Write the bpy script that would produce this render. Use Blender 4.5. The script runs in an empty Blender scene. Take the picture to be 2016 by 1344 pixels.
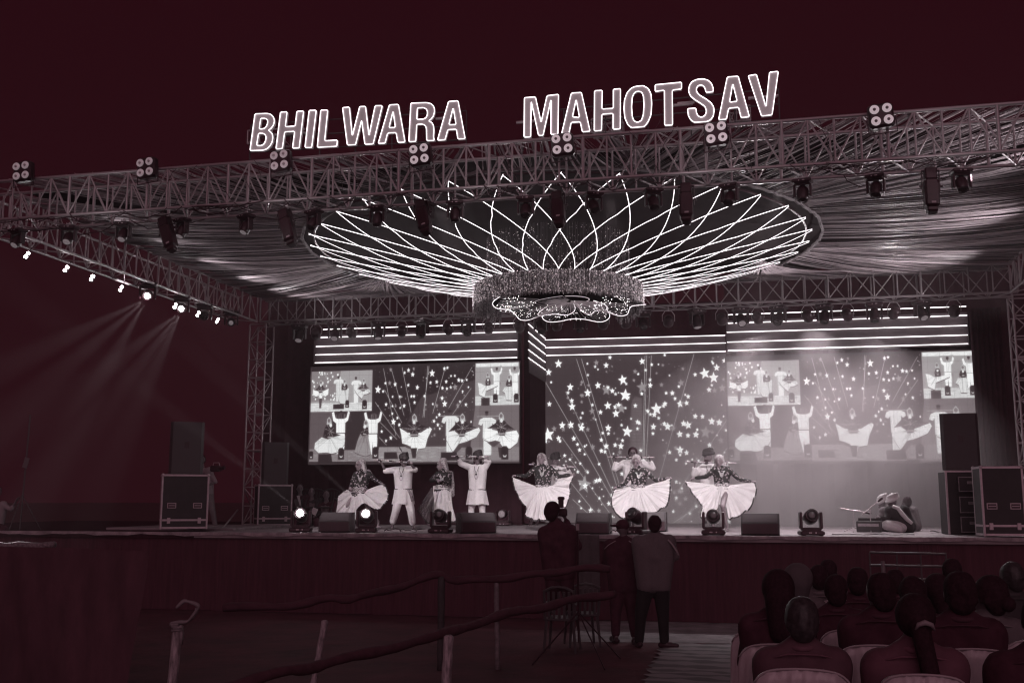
import bpy, bmesh, math, random
import numpy as np
from mathutils import Vector, Matrix
R = math.radians
rnd = random.Random(7)
scn = bpy.context.scene
COL = scn.collection

# ------------------------------------------------------------------ camera
FPX, YAW, PITCH, CAMZ = 2050.0, 12.4, 8.68, 2.0
cd = bpy.data.cameras.new('camera'); cam = bpy.data.objects.new('camera', cd); COL.objects.link(cam)
cam.location = (0, 0, CAMZ); cam.rotation_euler = (R(90 + PITCH), 0, R(YAW))
cd.sensor_width = 36; cd.lens = FPX / 2016 * 36; cd.clip_start = 0.1; cd.clip_end = 2000
scn.camera = cam
_CM = cam.rotation_euler.to_matrix()

def ray(px, py):
    return _CM @ Vector(((px - 1008) / FPX, (672 - py) / FPX, -1))
def P(px, py, Y):
    """the point of the vertical plane y = Y seen at that place of the photograph"""
    d = ray(px, py); t = Y / d.y
    return Vector((d.x * t, Y, CAMZ + d.z * t))
def PZ(px, py, z):
    d = ray(px, py); t = (z - CAMZ) / d.z
    return Vector((d.x * t, d.y * t, z))
def PX(px, py, X):
    d = ray(px, py); t = X / d.x
    return Vector((X, d.y * t, CAMZ + d.z * t))
def mpp(Y):
    return (P(1101, 900, Y) - P(1100, 900, Y)).x      # metres per photograph pixel at depth Y

# ------------------------------------------------------------------ world: a dull maroon night sky
w = bpy.data.worlds.new('World'); scn.world = w; w.use_nodes = True
bg = w.node_tree.nodes['Background']
bg.inputs[0].default_value = (0.0188, 0.0023, 0.0048, 1); bg.inputs[1].default_value = 1.0
scn.view_settings.view_transform = 'Standard'; scn.view_settings.look = 'None'
scn.view_settings.exposure = 0.0; scn.view_settings.gamma = 1.0; scn.view_settings.use_curve_mapping = False
scn.render.engine = 'CYCLES'
scn.cycles.use_denoising = True; scn.cycles.filter_width = 1.2
scn.cycles.max_bounces = 5; scn.cycles.diffuse_bounces = 2; scn.cycles.glossy_bounces = 2
scn.cycles.transmission_bounces = 3; scn.cycles.transparent_max_bounces = 8; scn.cycles.volume_bounces = 0
scn.cycles.sample_clamp_indirect = 3; scn.cycles.sample_clamp_direct = 0
scn.cycles.volume_step_rate = 2.0; scn.cycles.volume_max_steps = 128

WH = (1.0, 0.945, 0.965)
def light(kind, name, loc, target, energy, size=.1, spot=40, blend=.3, col=WH):
    l = bpy.data.lights.new(name, kind); l.energy = energy; l.color = col
    if kind == 'SPOT':
        l.spot_size = R(spot); l.spot_blend = blend; l.shadow_soft_size = size
    elif kind == 'SUN': l.angle = size
    else: l.shadow_soft_size = size
    o = bpy.data.objects.new(name, l); COL.objects.link(o); o.location = loc
    if target is not None:
        o.rotation_euler = (Vector(target) - Vector(loc)).to_track_quat('-Z', 'Y').to_euler()
    return o

HS = 1.42            # stage deck height
YE = P(1300, 1053, 17.7).y
# added fill sun, weak and soft, standing in for town glow in the darks
light('SUN', 'fill_sun', (0, -5, 12), (-3, 12, 4.0), 0.46, size=R(60), col=(1.0, .60, .70))
# lamps of the front truss washing the dancers
for (lx, tx, e) in ((-8.6, -7.4, 1150), (-6.3, -6.0, 1550), (-4.0, -3.9, 1750), (-1.6, -2.3, 1650), (0.6, -0.6, 1750), (3.0, 0.6, 1350)):
    light('SPOT', 'stage_wash', (lx, 13.4, 6.05), (tx, 20.6, 1.9), e, .06, 30, .8)
# spots raking along the pleated roof; the left row carries the twin lamps' light
for (y, e) in ((15.2, 30), (16.8, 42), (18.4, 50), (20.0, 58), (21.6, 62)):
    light('SPOT', 'side_spot', (-10.7, y, 6.25), (-8.2, y + .3, 6.95), e, .05, 100, 1)
for (y, e) in ((14.6, 430), (18.0, 390), (21.2, 230)):  # right row: added fill for the roof, no lit lamps hang there
    light('SPOT', 'side_spot', (5.3, y, 5.6), (1.5, y + .2, 6.9), e, .08, 90, 1)
for (x, e) in ((-8.5, 270), (-5.0, 250), (0.5, 270), (3.2, 240)):  # added fill brightening the roof from the rear, no lit lamps behind it
    light('SPOT', 'rear_fill', (x, 22.3, 5.4), (x + .3, 18.5, 6.9), e, .08, 110, 1)
# added fill spots without fixtures, brightening the stage smoke from above
for (x, tx, e) in ((-1.4, -1.0, 250), (0.2, 0.2, 420), (1.6, 1.4, 520), (3.0, 2.4, 450), (4.3, 3.4, 260)):
    light('SPOT', 'smoke_fill', (x, 22.3, 5.75), (tx, 21.2, HS), e, .08, 95, 1)
# added fill spots without fixtures, brightening the front truss and the first drapes
for x in (-9.5, -6.5, -3.5, -.5, 2.5, 4.5):
    light('SPOT', 'truss_fill', (x, 12.2, 6.0), (x + .8, 14.0, 6.7), 9, .1, 120, 1)
# ------------------------------------------------------------------ materials
MATS = {}
def mat(name, col, rough=.6, var=.12, scale=6., bump=0., metal=0., emit=None, es=0., spec=.4, stretch=None, coord='Object', dist=.01):
    if name in MATS: return MATS[name]
    m = bpy.data.materials.new(name); m.use_nodes = True; nt = m.node_tree; N = nt.nodes; L = nt.links
    b = N['Principled BSDF']; b.inputs['Roughness'].default_value = rough; b.inputs['Metallic'].default_value = metal
    b.inputs['Specular IOR Level'].default_value = spec
    tc = N.new('ShaderNodeTexCoord'); mp = N.new('ShaderNodeMapping'); L.new(tc.outputs[coord], mp.inputs[0])
    if stretch: mp.inputs['Scale'].default_value = stretch
    nz = N.new('ShaderNodeTexNoise'); nz.inputs['Scale'].default_value = scale; nz.inputs['Detail'].default_value = 6; nz.inputs['Roughness'].default_value = .65
    L.new(mp.outputs[0], nz.inputs['Vector'])
    rp = N.new('ShaderNodeValToRGB'); L.new(nz.outputs[0], rp.inputs[0])
    rp.color_ramp.elements[0].position = .3; rp.color_ramp.elements[1].position = .72
    rp.color_ramp.elements[0].color = tuple(c * (1 - var) for c in col[:3]) + (1,)
    rp.color_ramp.elements[1].color = tuple(min(1, c * (1 + var)) for c in col[:3]) + (1,)
    L.new(rp.outputs[0], b.inputs['Base Color'])
    if bump:
        bp = N.new('ShaderNodeBump'); bp.inputs['Strength'].default_value = bump; bp.inputs['Distance'].default_value = dist
        L.new(nz.outputs[0], bp.inputs['Height']); L.new(bp.outputs[0], b.inputs['Normal'])
    if emit:
        b.inputs['Emission Color'].default_value = tuple(emit[:3]) + (1,); b.inputs['Emission Strength'].default_value = es
    MATS[name] = m
    return m
def g(v, t=1.0):                      # a grey with the slight mauve cast everything in the place has
    return (v, v * (1 - .17 * t), v * (1 - .11 * t))

alu = mat('truss_aluminium', g(.42, .7), .38, .25, 9, metal=.35, spec=.5, bump=.1)
alu2 = mat('case_aluminium', g(.55), .35, .15, 12, metal=.4)
blk = mat('black_housing', (.040, .014, .021), .38, .3, 10, spec=.5)
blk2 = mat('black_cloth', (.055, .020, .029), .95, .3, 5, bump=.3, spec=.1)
fascia = mat('stage_skirt_cloth', (.098, .034, .049), .9, .25, 3, bump=.4, spec=.15, stretch=(6, 1, .4), dist=.05)
wallm = mat('backdrop_cloth', (.06, .026, .035), .95, .25, 4, spec=.1)
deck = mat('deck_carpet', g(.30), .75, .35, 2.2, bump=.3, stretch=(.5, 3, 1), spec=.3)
neon = mat('neon_white', g(.8), .5, 0, 5, emit=(1, .93, .96), es=2.3)
neon_bar = mat('led_bar', g(.8), .5, 0, 5, emit=(1, .93, .96), es=2.8)
neon_soft = mat('neon_flower', g(.8), .5, 0, 5, emit=(1, .9, .94), es=1.6)
lampw = mat('lit_lens', g(.8), .3, 0, 5, emit=(1, .97, .98), es=60)
lampd = mat('dim_lens', g(.7), .25, .1, 30, emit=(1, .85, .9), es=.33)
lampdd = mat('dimmer_lens', g(.6), .25, .3, 30, emit=(1, .82, .88), es=.13)
lensd = mat('dark_lens', g(.03), .08, 0, 5, spec=.9)
letterf = mat('acrylic_face', g(.42, .7), .55, .06, 14, emit=(1, .83, .88), es=.085)
pleat = mat('pleated_cloth', g(.44), .45, .15, 3, bump=.1, spec=.35)
skin = mat('skin', g(.17, 1.2), .55, .08, 20)
skinl = mat('skin_light', g(.25, 1.2), .55, .08, 20)
hair = mat('hair', (.040, .017, .024), .85, .4, 50, bump=.5, spec=.12)
white = mat('white_cotton', g(.66, .4), .85, .10, 7, bump=.55, dist=.03)
inkm = mat('ink_cloth', g(.03), .9, .3, 12, bump=.3)
dark = mat('dark_cloth', (.078, .030, .043), .95, .3, 9, bump=.4, spec=.1)
dark2 = mat('charcoal_cloth', g(.05), .9, .2, 9, bump=.3)
dark3 = mat('grey_knit', g(.16), .9, .15, 30, bump=.4)
lip = mat('lip', g(.10), .5, 0); eyem = mat('eye_dark', g(.02), .3, 0)
woodp = mat('weathered_pole', g(.36), .8, .75, 14, bump=.8, stretch=(3, 3, .6))
ribbon = mat('ribbon', g(.26), .7, .25, 10)
satin = mat('satin_cover', g(.56), .38, .2, 4, bump=.2, spec=.6, dist=.03)
plastic = mat('white_plastic', g(.08), .4, .1, 5)
wood = mat('bamboo_stick', g(.42), .5, .5, 18)
silver = mat('silver_trim', g(.8, .4), .25, .5, 90, metal=.3)

def speckle(name, base, spot, scale, thr, rough=.7, emit=0, rnds=1.0):
    m = bpy.data.materials.new(name); m.use_nodes = True; nt = m.node_tree; N = nt.nodes; L = nt.links
    b = N['Principled BSDF']; b.inputs['Roughness'].default_value = rough
    tc = N.new('ShaderNodeTexCoord'); v = N.new('ShaderNodeTexVoronoi'); v.inputs['Scale'].default_value = scale
    v.inputs['Randomness'].default_value = rnds
    L.new(tc.outputs['Object'], v.inputs['Vector'])
    rp = N.new('ShaderNodeValToRGB'); L.new(v.outputs['Distance'], rp.inputs[0])
    e = rp.color_ramp.elements; e[0].position = thr * .35; e[0].color = tuple(base) + (1,); e[1].position = thr; e[1].color = tuple(base) + (1,)
    a = e.new(thr * .5); a.color = tuple(spot) + (1,); a = e.new(thr * .85); a.color = tuple(c * .8 for c in spot) + (1,)
    L.new(rp.outputs[0], b.inputs['Base Color'])
    if emit:
        L.new(rp.outputs[0], b.inputs['Emission Color']); b.inputs['Emission Strength'].default_value = emit
    MATS[name] = m
    return m
def islands(m, lo, hi):
    nt = m.node_tree; N = nt.nodes; L = nt.links; b = N['Principled BSDF']; src = b.inputs['Base Color'].links[0].from_socket
    ge = N.new('ShaderNodeNewGeometry'); mr = N.new('ShaderNodeMapRange'); mr.inputs['To Min'].default_value = lo; mr.inputs['To Max'].default_value = hi; L.new(ge.outputs['Random Per Island'], mr.inputs[0])
    vm = N.new('ShaderNodeVectorMath'); vm.operation = 'SCALE'; L.new(src, vm.inputs[0]); L.new(mr.outputs[0], vm.inputs['Scale']); L.new(vm.outputs[0], b.inputs['Base Color'])
islands(pleat, .35, 1.25)
floral = speckle('floral_print', g(.014), g(.5), 22, .36)
sequin = speckle('sequin_cloth', g(.16), g(.85, .4), 55, .5, .35)
veilm = speckle('spangled_veil', g(.46, .6), g(.2), 26, .35, .6)
tinsel = speckle('tinsel', g(.22), g(.9, .3), 45, .45, .25)  # sparkle painted into the colour as pale specks

islands(tinsel, .35, 1.5)
# ------------------------------------------------------------------ mesh building
class MB:
    def __init__(s): s.v = []; s.f = []
    def add(s, vs, fs):
        o = len(s.v); s.v.extend(Vector(v) for v in vs); s.f.extend(tuple(i + o for i in f) for f in fs); return s
    def box(s, c, d, rot=None, bev=0.):
        c = Vector(c); x, y, z = (Vector(d) / 2)
        if bev > 0:
            b = min(bev, x * .49 if x > 0 else 0, y * .49, z * .49)
            vs = []
            for sz in (-1, 1):
                for (zz, ins) in (((z, b), (z - b, 0)) if sz < 0 else ((z - b, 0), (z, b))):
                    X, Y = x - ins, y - ins
                    vs += [(-X + b, -Y, sz * zz), (X - b, -Y, sz * zz), (X, -Y + b, sz * zz), (X, Y - b, sz * zz), (X - b, Y, sz * zz), (-X + b, Y, sz * zz), (-X, Y - b, sz * zz), (-X, -Y + b, sz * zz)]
            fs = [tuple(range(7, -1, -1)), tuple(range(24, 32))]
            for r in range(3):
                for i in range(8): fs.append((r * 8 + i, r * 8 + (i + 1) % 8, r * 8 + 8 + (i + 1) % 8, r * 8 + 8 + i))
        else:
            vs = [(-x, -y, -z), (x, -y, -z), (x, y, -z), (-x, y, -z), (-x, -y, z), (x, -y, z), (x, y, z), (-x, y, z)]
            fs = [(3, 2, 1, 0), (4, 5, 6, 7), (0, 1, 5, 4), (1, 2, 6, 5), (2, 3, 7, 6), (3, 0, 4, 7)]
        vs = [Vector(v) for v in vs]
        if rot: vs = [rot @ v for v in vs]
        return s.add([v + c for v in vs], fs)
    def tube(s, pts, r, n=6, closed=False, caps=True):
        pts = [Vector(p) for p in pts]; m = len(pts)
        rr = r if isinstance(r, (list, tuple)) else [r] * m
        vs = []; fs = []; prev = None
        for i, p in enumerate(pts):
            if closed: t = pts[(i + 1) % m] - pts[i - 1]
            else: t = pts[min(i + 1, m - 1)] - pts[max(i - 1, 0)]
            if t.length < 1e-9: t = Vector((0, 0, 1))
            t.normalize()
            a = prev if prev is not None else (Vector((0, 0, 1)) if abs(t.z) < .9 else Vector((0, 1, 0)))
            a = (a - t * a.dot(t))
            if a.length < 1e-6: a = t.orthogonal()
            a.normalize(); prev = a; b = t.cross(a)
            for k in range(n):
                q = 2 * math.pi * k / n; vs.append(p + (a * math.cos(q) + b * math.sin(q)) * rr[i])
        for i in range(m if closed else m - 1):
            for k in range(n):
                j = (i + 1) % m; fs.append((i * n + k, i * n + (k + 1) % n, j * n + (k + 1) % n, j * n + k))
        if caps and not closed:
            fs.append(tuple(range(n - 1, -1, -1))); fs.append(tuple((m - 1) * n + k for k in range(n)))
        return s.add(vs, fs)
    def ball(s, c, r, n=10, sc=(1, 1, 1), rot=None):
        vs = []; fs = []; c = Vector(c); m = n // 2 + 1
        for i in range(m + 1):
            th = math.pi * i / m
            for k in range(n):
                q = 2 * math.pi * k / n
                v = Vector((math.sin(th) * math.cos(q) * r * sc[0], math.sin(th) * math.sin(q) * r * sc[1], math.cos(th) * r * sc[2]))
                if rot: v = rot @ v
                vs.append(v + c)
        for i in range(m):
            for k in range(n):
                fs.append((i * n + k, (i + 1) * n + k, (i + 1) * n + (k + 1) % n, i * n + (k + 1) % n))
        return s.add(vs, fs)
    def cap(s, a, ra, b, rb, n=10):                         # tapered capsule with round ends
        a = Vector(a); b = Vector(b); t = b - a; L = t.length
        if L < 1e-5: return s.ball(a, max(ra, rb), n)
        t /= L; pts = []; rr = []
        for q in (-1, -.8, -.4): pts.append(a + t * (q * ra)); rr.append(ra * math.sqrt(max(1 - q * q, .0004)))
        for q in (0, .33, .66, 1): pts.append(a + t * (q * L)); rr.append(ra + (rb - ra) * q)
        for q in (.4, .8, 1): pts.append(b + t * (q * rb)); rr.append(rb * math.sqrt(max(1 - q * q, .0004)))
        return s.tube(pts, rr, n)
    def lathe(s, prof, c=(0, 0, 0), rot=None, n=16):        # profile of (radius, z)
        vs = []; fs = []; c = Vector(c)
        for (r, z) in prof:
            for k in range(n):
                q = 2 * math.pi * k / n; v = Vector((r * math.cos(q), r * math.sin(q), z))
                if rot: v = rot @ v
                vs.append(v + c)
        for i in range(len(prof) - 1):
            for k in range(n): fs.append((i * n + k, i * n + (k + 1) % n, (i + 1) * n + (k + 1) % n, (i + 1) * n + k))
        fs.append(tuple(range(n - 1, -1, -1))); fs.append(tuple((len(prof) - 1) * n + k for k in range(n)))
        return s.add(vs, fs)
    def prism(s, poly, off):                                # polygon (3D points) extruded by a vector
        n = len(poly); poly = [Vector(p) for p in poly]; off = Vector(off)
        return s.add(poly + [p + off for p in poly], [tuple(range(n)), tuple(range(2 * n - 1, n - 1, -1))] + [(i, i + n, (i + 1) % n + n, (i + 1) % n) for i in range(n)])
    def mesh(s, name, m, smooth=False, origin=None):
        me = bpy.data.meshes.new(name); o = Vector(origin) if origin is not None else None
        me.from_pydata([tuple(v - o) if o else tuple(v) for v in s.v], [], s.f)
        if m: me.materials.append(m)
        if smooth: me.polygons.foreach_set('use_smooth', [True] * len(me.polygons))
        me.update(); return me
    def build(s, name, m, parent=None, smooth=False, world=False, origin=None):
        if world and parent is not None: origin = wloc(parent)
        me = s.mesh(name, m, smooth, origin); o = bpy.data.objects.new(name, me); COL.objects.link(o)
        if parent is not None: o.parent = parent
        elif origin is not None: o.location = origin
        return o
def wloc(o):
    v = Vector(o.location)
    while o.parent: o = o.parent; v += o.location
    return v
def tag(o, label=None, cat=None, group=None, kind=None):
    if label: o['label'] = label
    if cat: o['category'] = cat
    if group: o['group'] = group
    if kind: o['kind'] = kind
    return o
def thing(name, label, cat, loc=(0, 0, 0), rotz=0, group=None):
    o = bpy.data.objects.new(name, None); COL.objects.link(o); o.location = loc; o.rotation_euler = (0, 0, rotz)
    o.empty_display_size = .2
    return tag(o, label, cat, group)
def clone(o, parent=None):
    c = o.copy(); COL.objects.link(c); c.parent = parent
    for ch in KIDS.get(o, []) or o.children: clone(ch, c)
    return c
KIDS = {}
def place(o, parent, name, loc=(0, 0, 0), rot=(0, 0, 0)):
    c = bpy.data.objects.new(name, o); COL.objects.link(c); c.parent = parent; c.location = loc; c.rotation_euler = rot
    return c
ORD = ['leftmost', 'second', 'third', 'fourth', 'fifth', 'sixth', 'seventh', 'eighth', 'ninth', 'tenth', 'eleventh', 'twelfth', 'thirteenth', 'fourteenth', 'fifteenth', 'sixteenth', 'seventeenth', 'eighteenth', 'nineteenth', 'twentieth', 'twenty-first', 'twenty-second', 'twenty-third', 'twenty-fourth', 'twenty-fifth', 'twenty-sixth', 'twenty-seventh', 'twenty-eighth', 'twenty-ninth', 'thirtieth']
_bar = {}
def bar(a, b, r, name, m, parent, n=7):                     # a straight tube as its own object on a shared unit mesh
    key = (m.name, n)
    if key not in _bar:
        _bar[key] = MB().tube([(0, 0, 0), (0, 0, 1)], 1, n).mesh('bar', m, True)
    a = Vector(a); b = Vector(b); o = bpy.data.objects.new(name, _bar[key]); COL.objects.link(o)
    q = (b - a).to_track_quat('Z', 'Y'); o.rotation_mode = 'XYZ'; o.rotation_euler = q.to_euler()
    o.scale = (r, r, (b - a).length); o.parent = parent; o.location = a - wloc(parent)
    return o
# ------------------------------------------------------------------ ground and stage
def dirt(name, base):
    return mat(name, base, .9, .45, 1.3, bump=.6, dist=.05)
me = MB().add([(-600, -60, 0), (600, -60, 0), (600, 900, 0), (-600, 900, 0)], [(0, 1, 2, 3)])
tag(me.build('ground', dirt('packed_earth', (.085, .018, .030))), kind='structure')
Y0S, Y1S, XLS, XRS = 17.95, 27.6, -19.5, 8.5
dk = MB()
dk.box(((XLS + XRS) / 2, (Y0S + Y1S) / 2, HS - .05), (XRS - XLS, Y1S - Y0S, .1))
stage = thing('stage', 'wide raised stage with dark cloth skirt along its front', 'stage', (-2, Y0S, 0))
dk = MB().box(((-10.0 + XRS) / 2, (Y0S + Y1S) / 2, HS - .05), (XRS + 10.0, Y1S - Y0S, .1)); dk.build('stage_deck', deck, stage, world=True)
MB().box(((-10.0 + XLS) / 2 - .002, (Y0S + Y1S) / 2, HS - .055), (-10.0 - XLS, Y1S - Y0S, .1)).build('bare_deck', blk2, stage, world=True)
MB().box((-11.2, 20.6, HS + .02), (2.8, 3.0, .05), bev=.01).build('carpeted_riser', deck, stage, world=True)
# skirt: hanging folded cloth
sk = MB(); n = 420; vs = []; fs = []
for i in range(n + 1):
    x = XLS + (XRS - XLS) * i / n
    for j, z in enumerate((0.01, .45, .95, HS - .1)):
        a = .012 + .018 * (1 - z / HS)
        vs.append((x + .01 * math.sin(i * 1.1 + j), Y0S + .07 - abs(a * math.sin(i * .47 + .7 * math.sin(i * .13)) + .5 * a * math.sin(i * 1.31)), z))
for i in range(n):
    for j in range(3): fs.append((i * 4 + j, i * 4 + 4 + j, i * 4 + 5 + j, i * 4 + 1 + j))
sk.add(vs, fs); sk.build('stage_skirt', fascia, stage, smooth=True, world=True)
lip_ = MB(); vs = []; n = 120
for i in range(n + 1):
    x = XLS + (XRS - XLS) * i / n; q = .010 * math.sin(i * .9) + .008 * math.sin(i * 2.3)
    vs += [(x, Y0S + .0, HS + .006), (x, Y0S - .03 + q, HS + .002), (x, Y0S - .035 + q, HS - .055 + 1.2 * q)]
lip_.add(vs, [(i * 3 + j, i * 3 + 3 + j, i * 3 + 4 + j, i * 3 + 1 + j) for i in range(n) for j in range(2)])
lip_.build('edge_trim', mat('edge_carpet', g(.34), .7, .6, 5, bump=.3), stage, world=True)
# carpet in front, then a paler sheet for the lit ground
c = [PZ(1236, 1400, .006), PZ(1305, 1268, .006), PZ(1462, 1268, .006), PZ(1480, 1400, .006)]
me = MB(); nn = 46; vs = []
for i in range(nn + 1):
    t = i / nn
    for j in range(9):
        s = j / 8; a = c[1].lerp(c[0], t); b = c[2].lerp(c[3], t)
        a = a + Vector((.05 * math.sin(i * 1.9), 0, 0)); p = a.lerp(b, s); p.z = .008 + .010 * (1 + math.sin(i * 1.5 + j * .8 + math.sin(j * 2.1))); vs.append(p)
me.add(vs, [(i * 9 + j, i * 9 + j + 1, i * 9 + 10 + j, i * 9 + 9 + j) for i in range(nn) for j in range(8)])
def striped(name, a, b, sc):
    m = bpy.data.materials.new(name); m.use_nodes = True; nt = m.node_tree; N = nt.nodes; L = nt.links
    tc = N.new('ShaderNodeTexCoord'); w_ = N.new('ShaderNodeTexWave'); w_.bands_direction = 'Y'; w_.inputs['Scale'].default_value = sc
    w_.inputs['Distortion'].default_value = 7; w_.inputs['Detail'].default_value = 3; w_.inputs['Detail Scale'].default_value = .8
    mp = N.new('ShaderNodeMapping'); mp.inputs['Scale'].default_value = (.35, 1, 1); L.new(tc.outputs['Object'], mp.inputs[0]); L.new(mp.outputs[0], w_.inputs[0])
    r_ = N.new('ShaderNodeValToRGB'); L.new(w_.outputs[0], r_.inputs[0]); r_.color_ramp.elements[0].color = a + (1,); r_.color_ramp.elements[1].color = b + (1,)
    r_.color_ramp.elements[0].position = .25; r_.color_ramp.elements[1].position = .5
    L.new(r_.outputs[0], N['Principled BSDF'].inputs['Base Color']); N['Principled BSDF'].inputs['Roughness'].default_value = .75
    return m
tag(me.build('carpet', striped('striped_cloth', g(.10), g(.24), .9), smooth=True), 'pale crumpled striped floor cloth along the audience aisle', 'carpet')
c = [PZ(1120, 1262, .004), PZ(1140, 1222, .004), PZ(1450, 1222, .004), PZ(1470, 1266, .004)]
tag(MB().add(c, [(0, 1, 2, 3)]).build('carpet', mat('lit_ground', g(.24), .9, .4, 3)), 'paler sheet painting the lit patch of ground at the foot of the stage', 'carpet')  # lit patch of ground painted as a paler sheet

# ------------------------------------------------------------------ backdrop walls
YL, YM = 24.6, 27.1
xl0 = P(516, 800, YL).x; xl1 = P(1023, 800, YL).x + .02; xm0 = xl1; xm1 = P(1432, 800, YL).x; xr1 = P(1990, 800, YL).x + .6
ZT = 7.15
def wallpanel(label, x0, x1, y, z0=HS, z1=ZT):
    mb = MB(); n = max(2, int((x1 - x0) / .12)); vs = []
    for i in range(n + 1):
        x = x0 + (x1 - x0) * i / n; q = .012 * math.sin(i * 2.2) + .01 * math.sin(i * .9)
        vs += [(x, y + q, z0 + .004), (x, y + q, z1), (x, y + .15, z1), (x, y + .15, z0 + .004)]
    fs = [(i * 4 + a, i * 4 + 4 + a, i * 4 + 4 + (a + 1) % 4, i * 4 + (a + 1) % 4) for i in range(n) for a in range(4)] + [(0, 1, 2, 3), tuple(n * 4 + a for a in (3, 2, 1, 0))]
    return tag(mb.add(vs, fs).build('backdrop_wall', wallm), label, 'backdrop wall')
wallpanel('dark cloth wall behind the left video screen and bystanders', xl0, xl1, YL + .12)
wallpanel('dark recessed cloth wall behind the middle star screen', xl1 + .16, xm1 + 1.2, YM + .15)
wallpanel('dark cloth wall behind the right video screen', xm1, xr1, YL + .12)
rw = MB().box((xl1 + .075, (YL + YM) / 2 + .27, (HS + ZT) / 2 + .02), (.15, YM - YL - .3, ZT - HS - .04))
tag(rw.build('backdrop_wall', wallm), 'narrow dark return wall between left and middle screens', 'backdrop wall')
x0, x1 = P(1925, 800, 24.2).x, P(1985, 800, 24.2).x
mb = MB(); n = 30; vs = []
for i in range(n + 1):
    x = x0 + (x1 - x0) * i / n; q = .05 * math.sin(i * 1.25)
    vs += [(x, 24.2 + q, HS + .003), (x, 24.2 + q, 6.18), (x, 24.45 + q, 6.18), (x, 24.45 + q, HS + .003)]
fs = [(i * 4 + a, i * 4 + 4 + a, i * 4 + 4 + (a + 1) % 4, i * 4 + (a + 1) % 4) for i in range(n) for a in range(4)] + [(0, 1, 2, 3), tuple(n * 4 + a for a in (3, 2, 1, 0))]
tag(mb.add(vs, fs).build('curtain', blk2, smooth=True), 'tall black curtain column right of the right video screen', 'curtain')
mb = MB(); mb.box(((P(1431, 1, 24.5).x + P(1905, 1, 24.5).x) / 2, 24.68, 2.05), (P(1925, 1, 24.5).x - P(1431, 1, 24.5).x, .05, 1.2))

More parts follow.
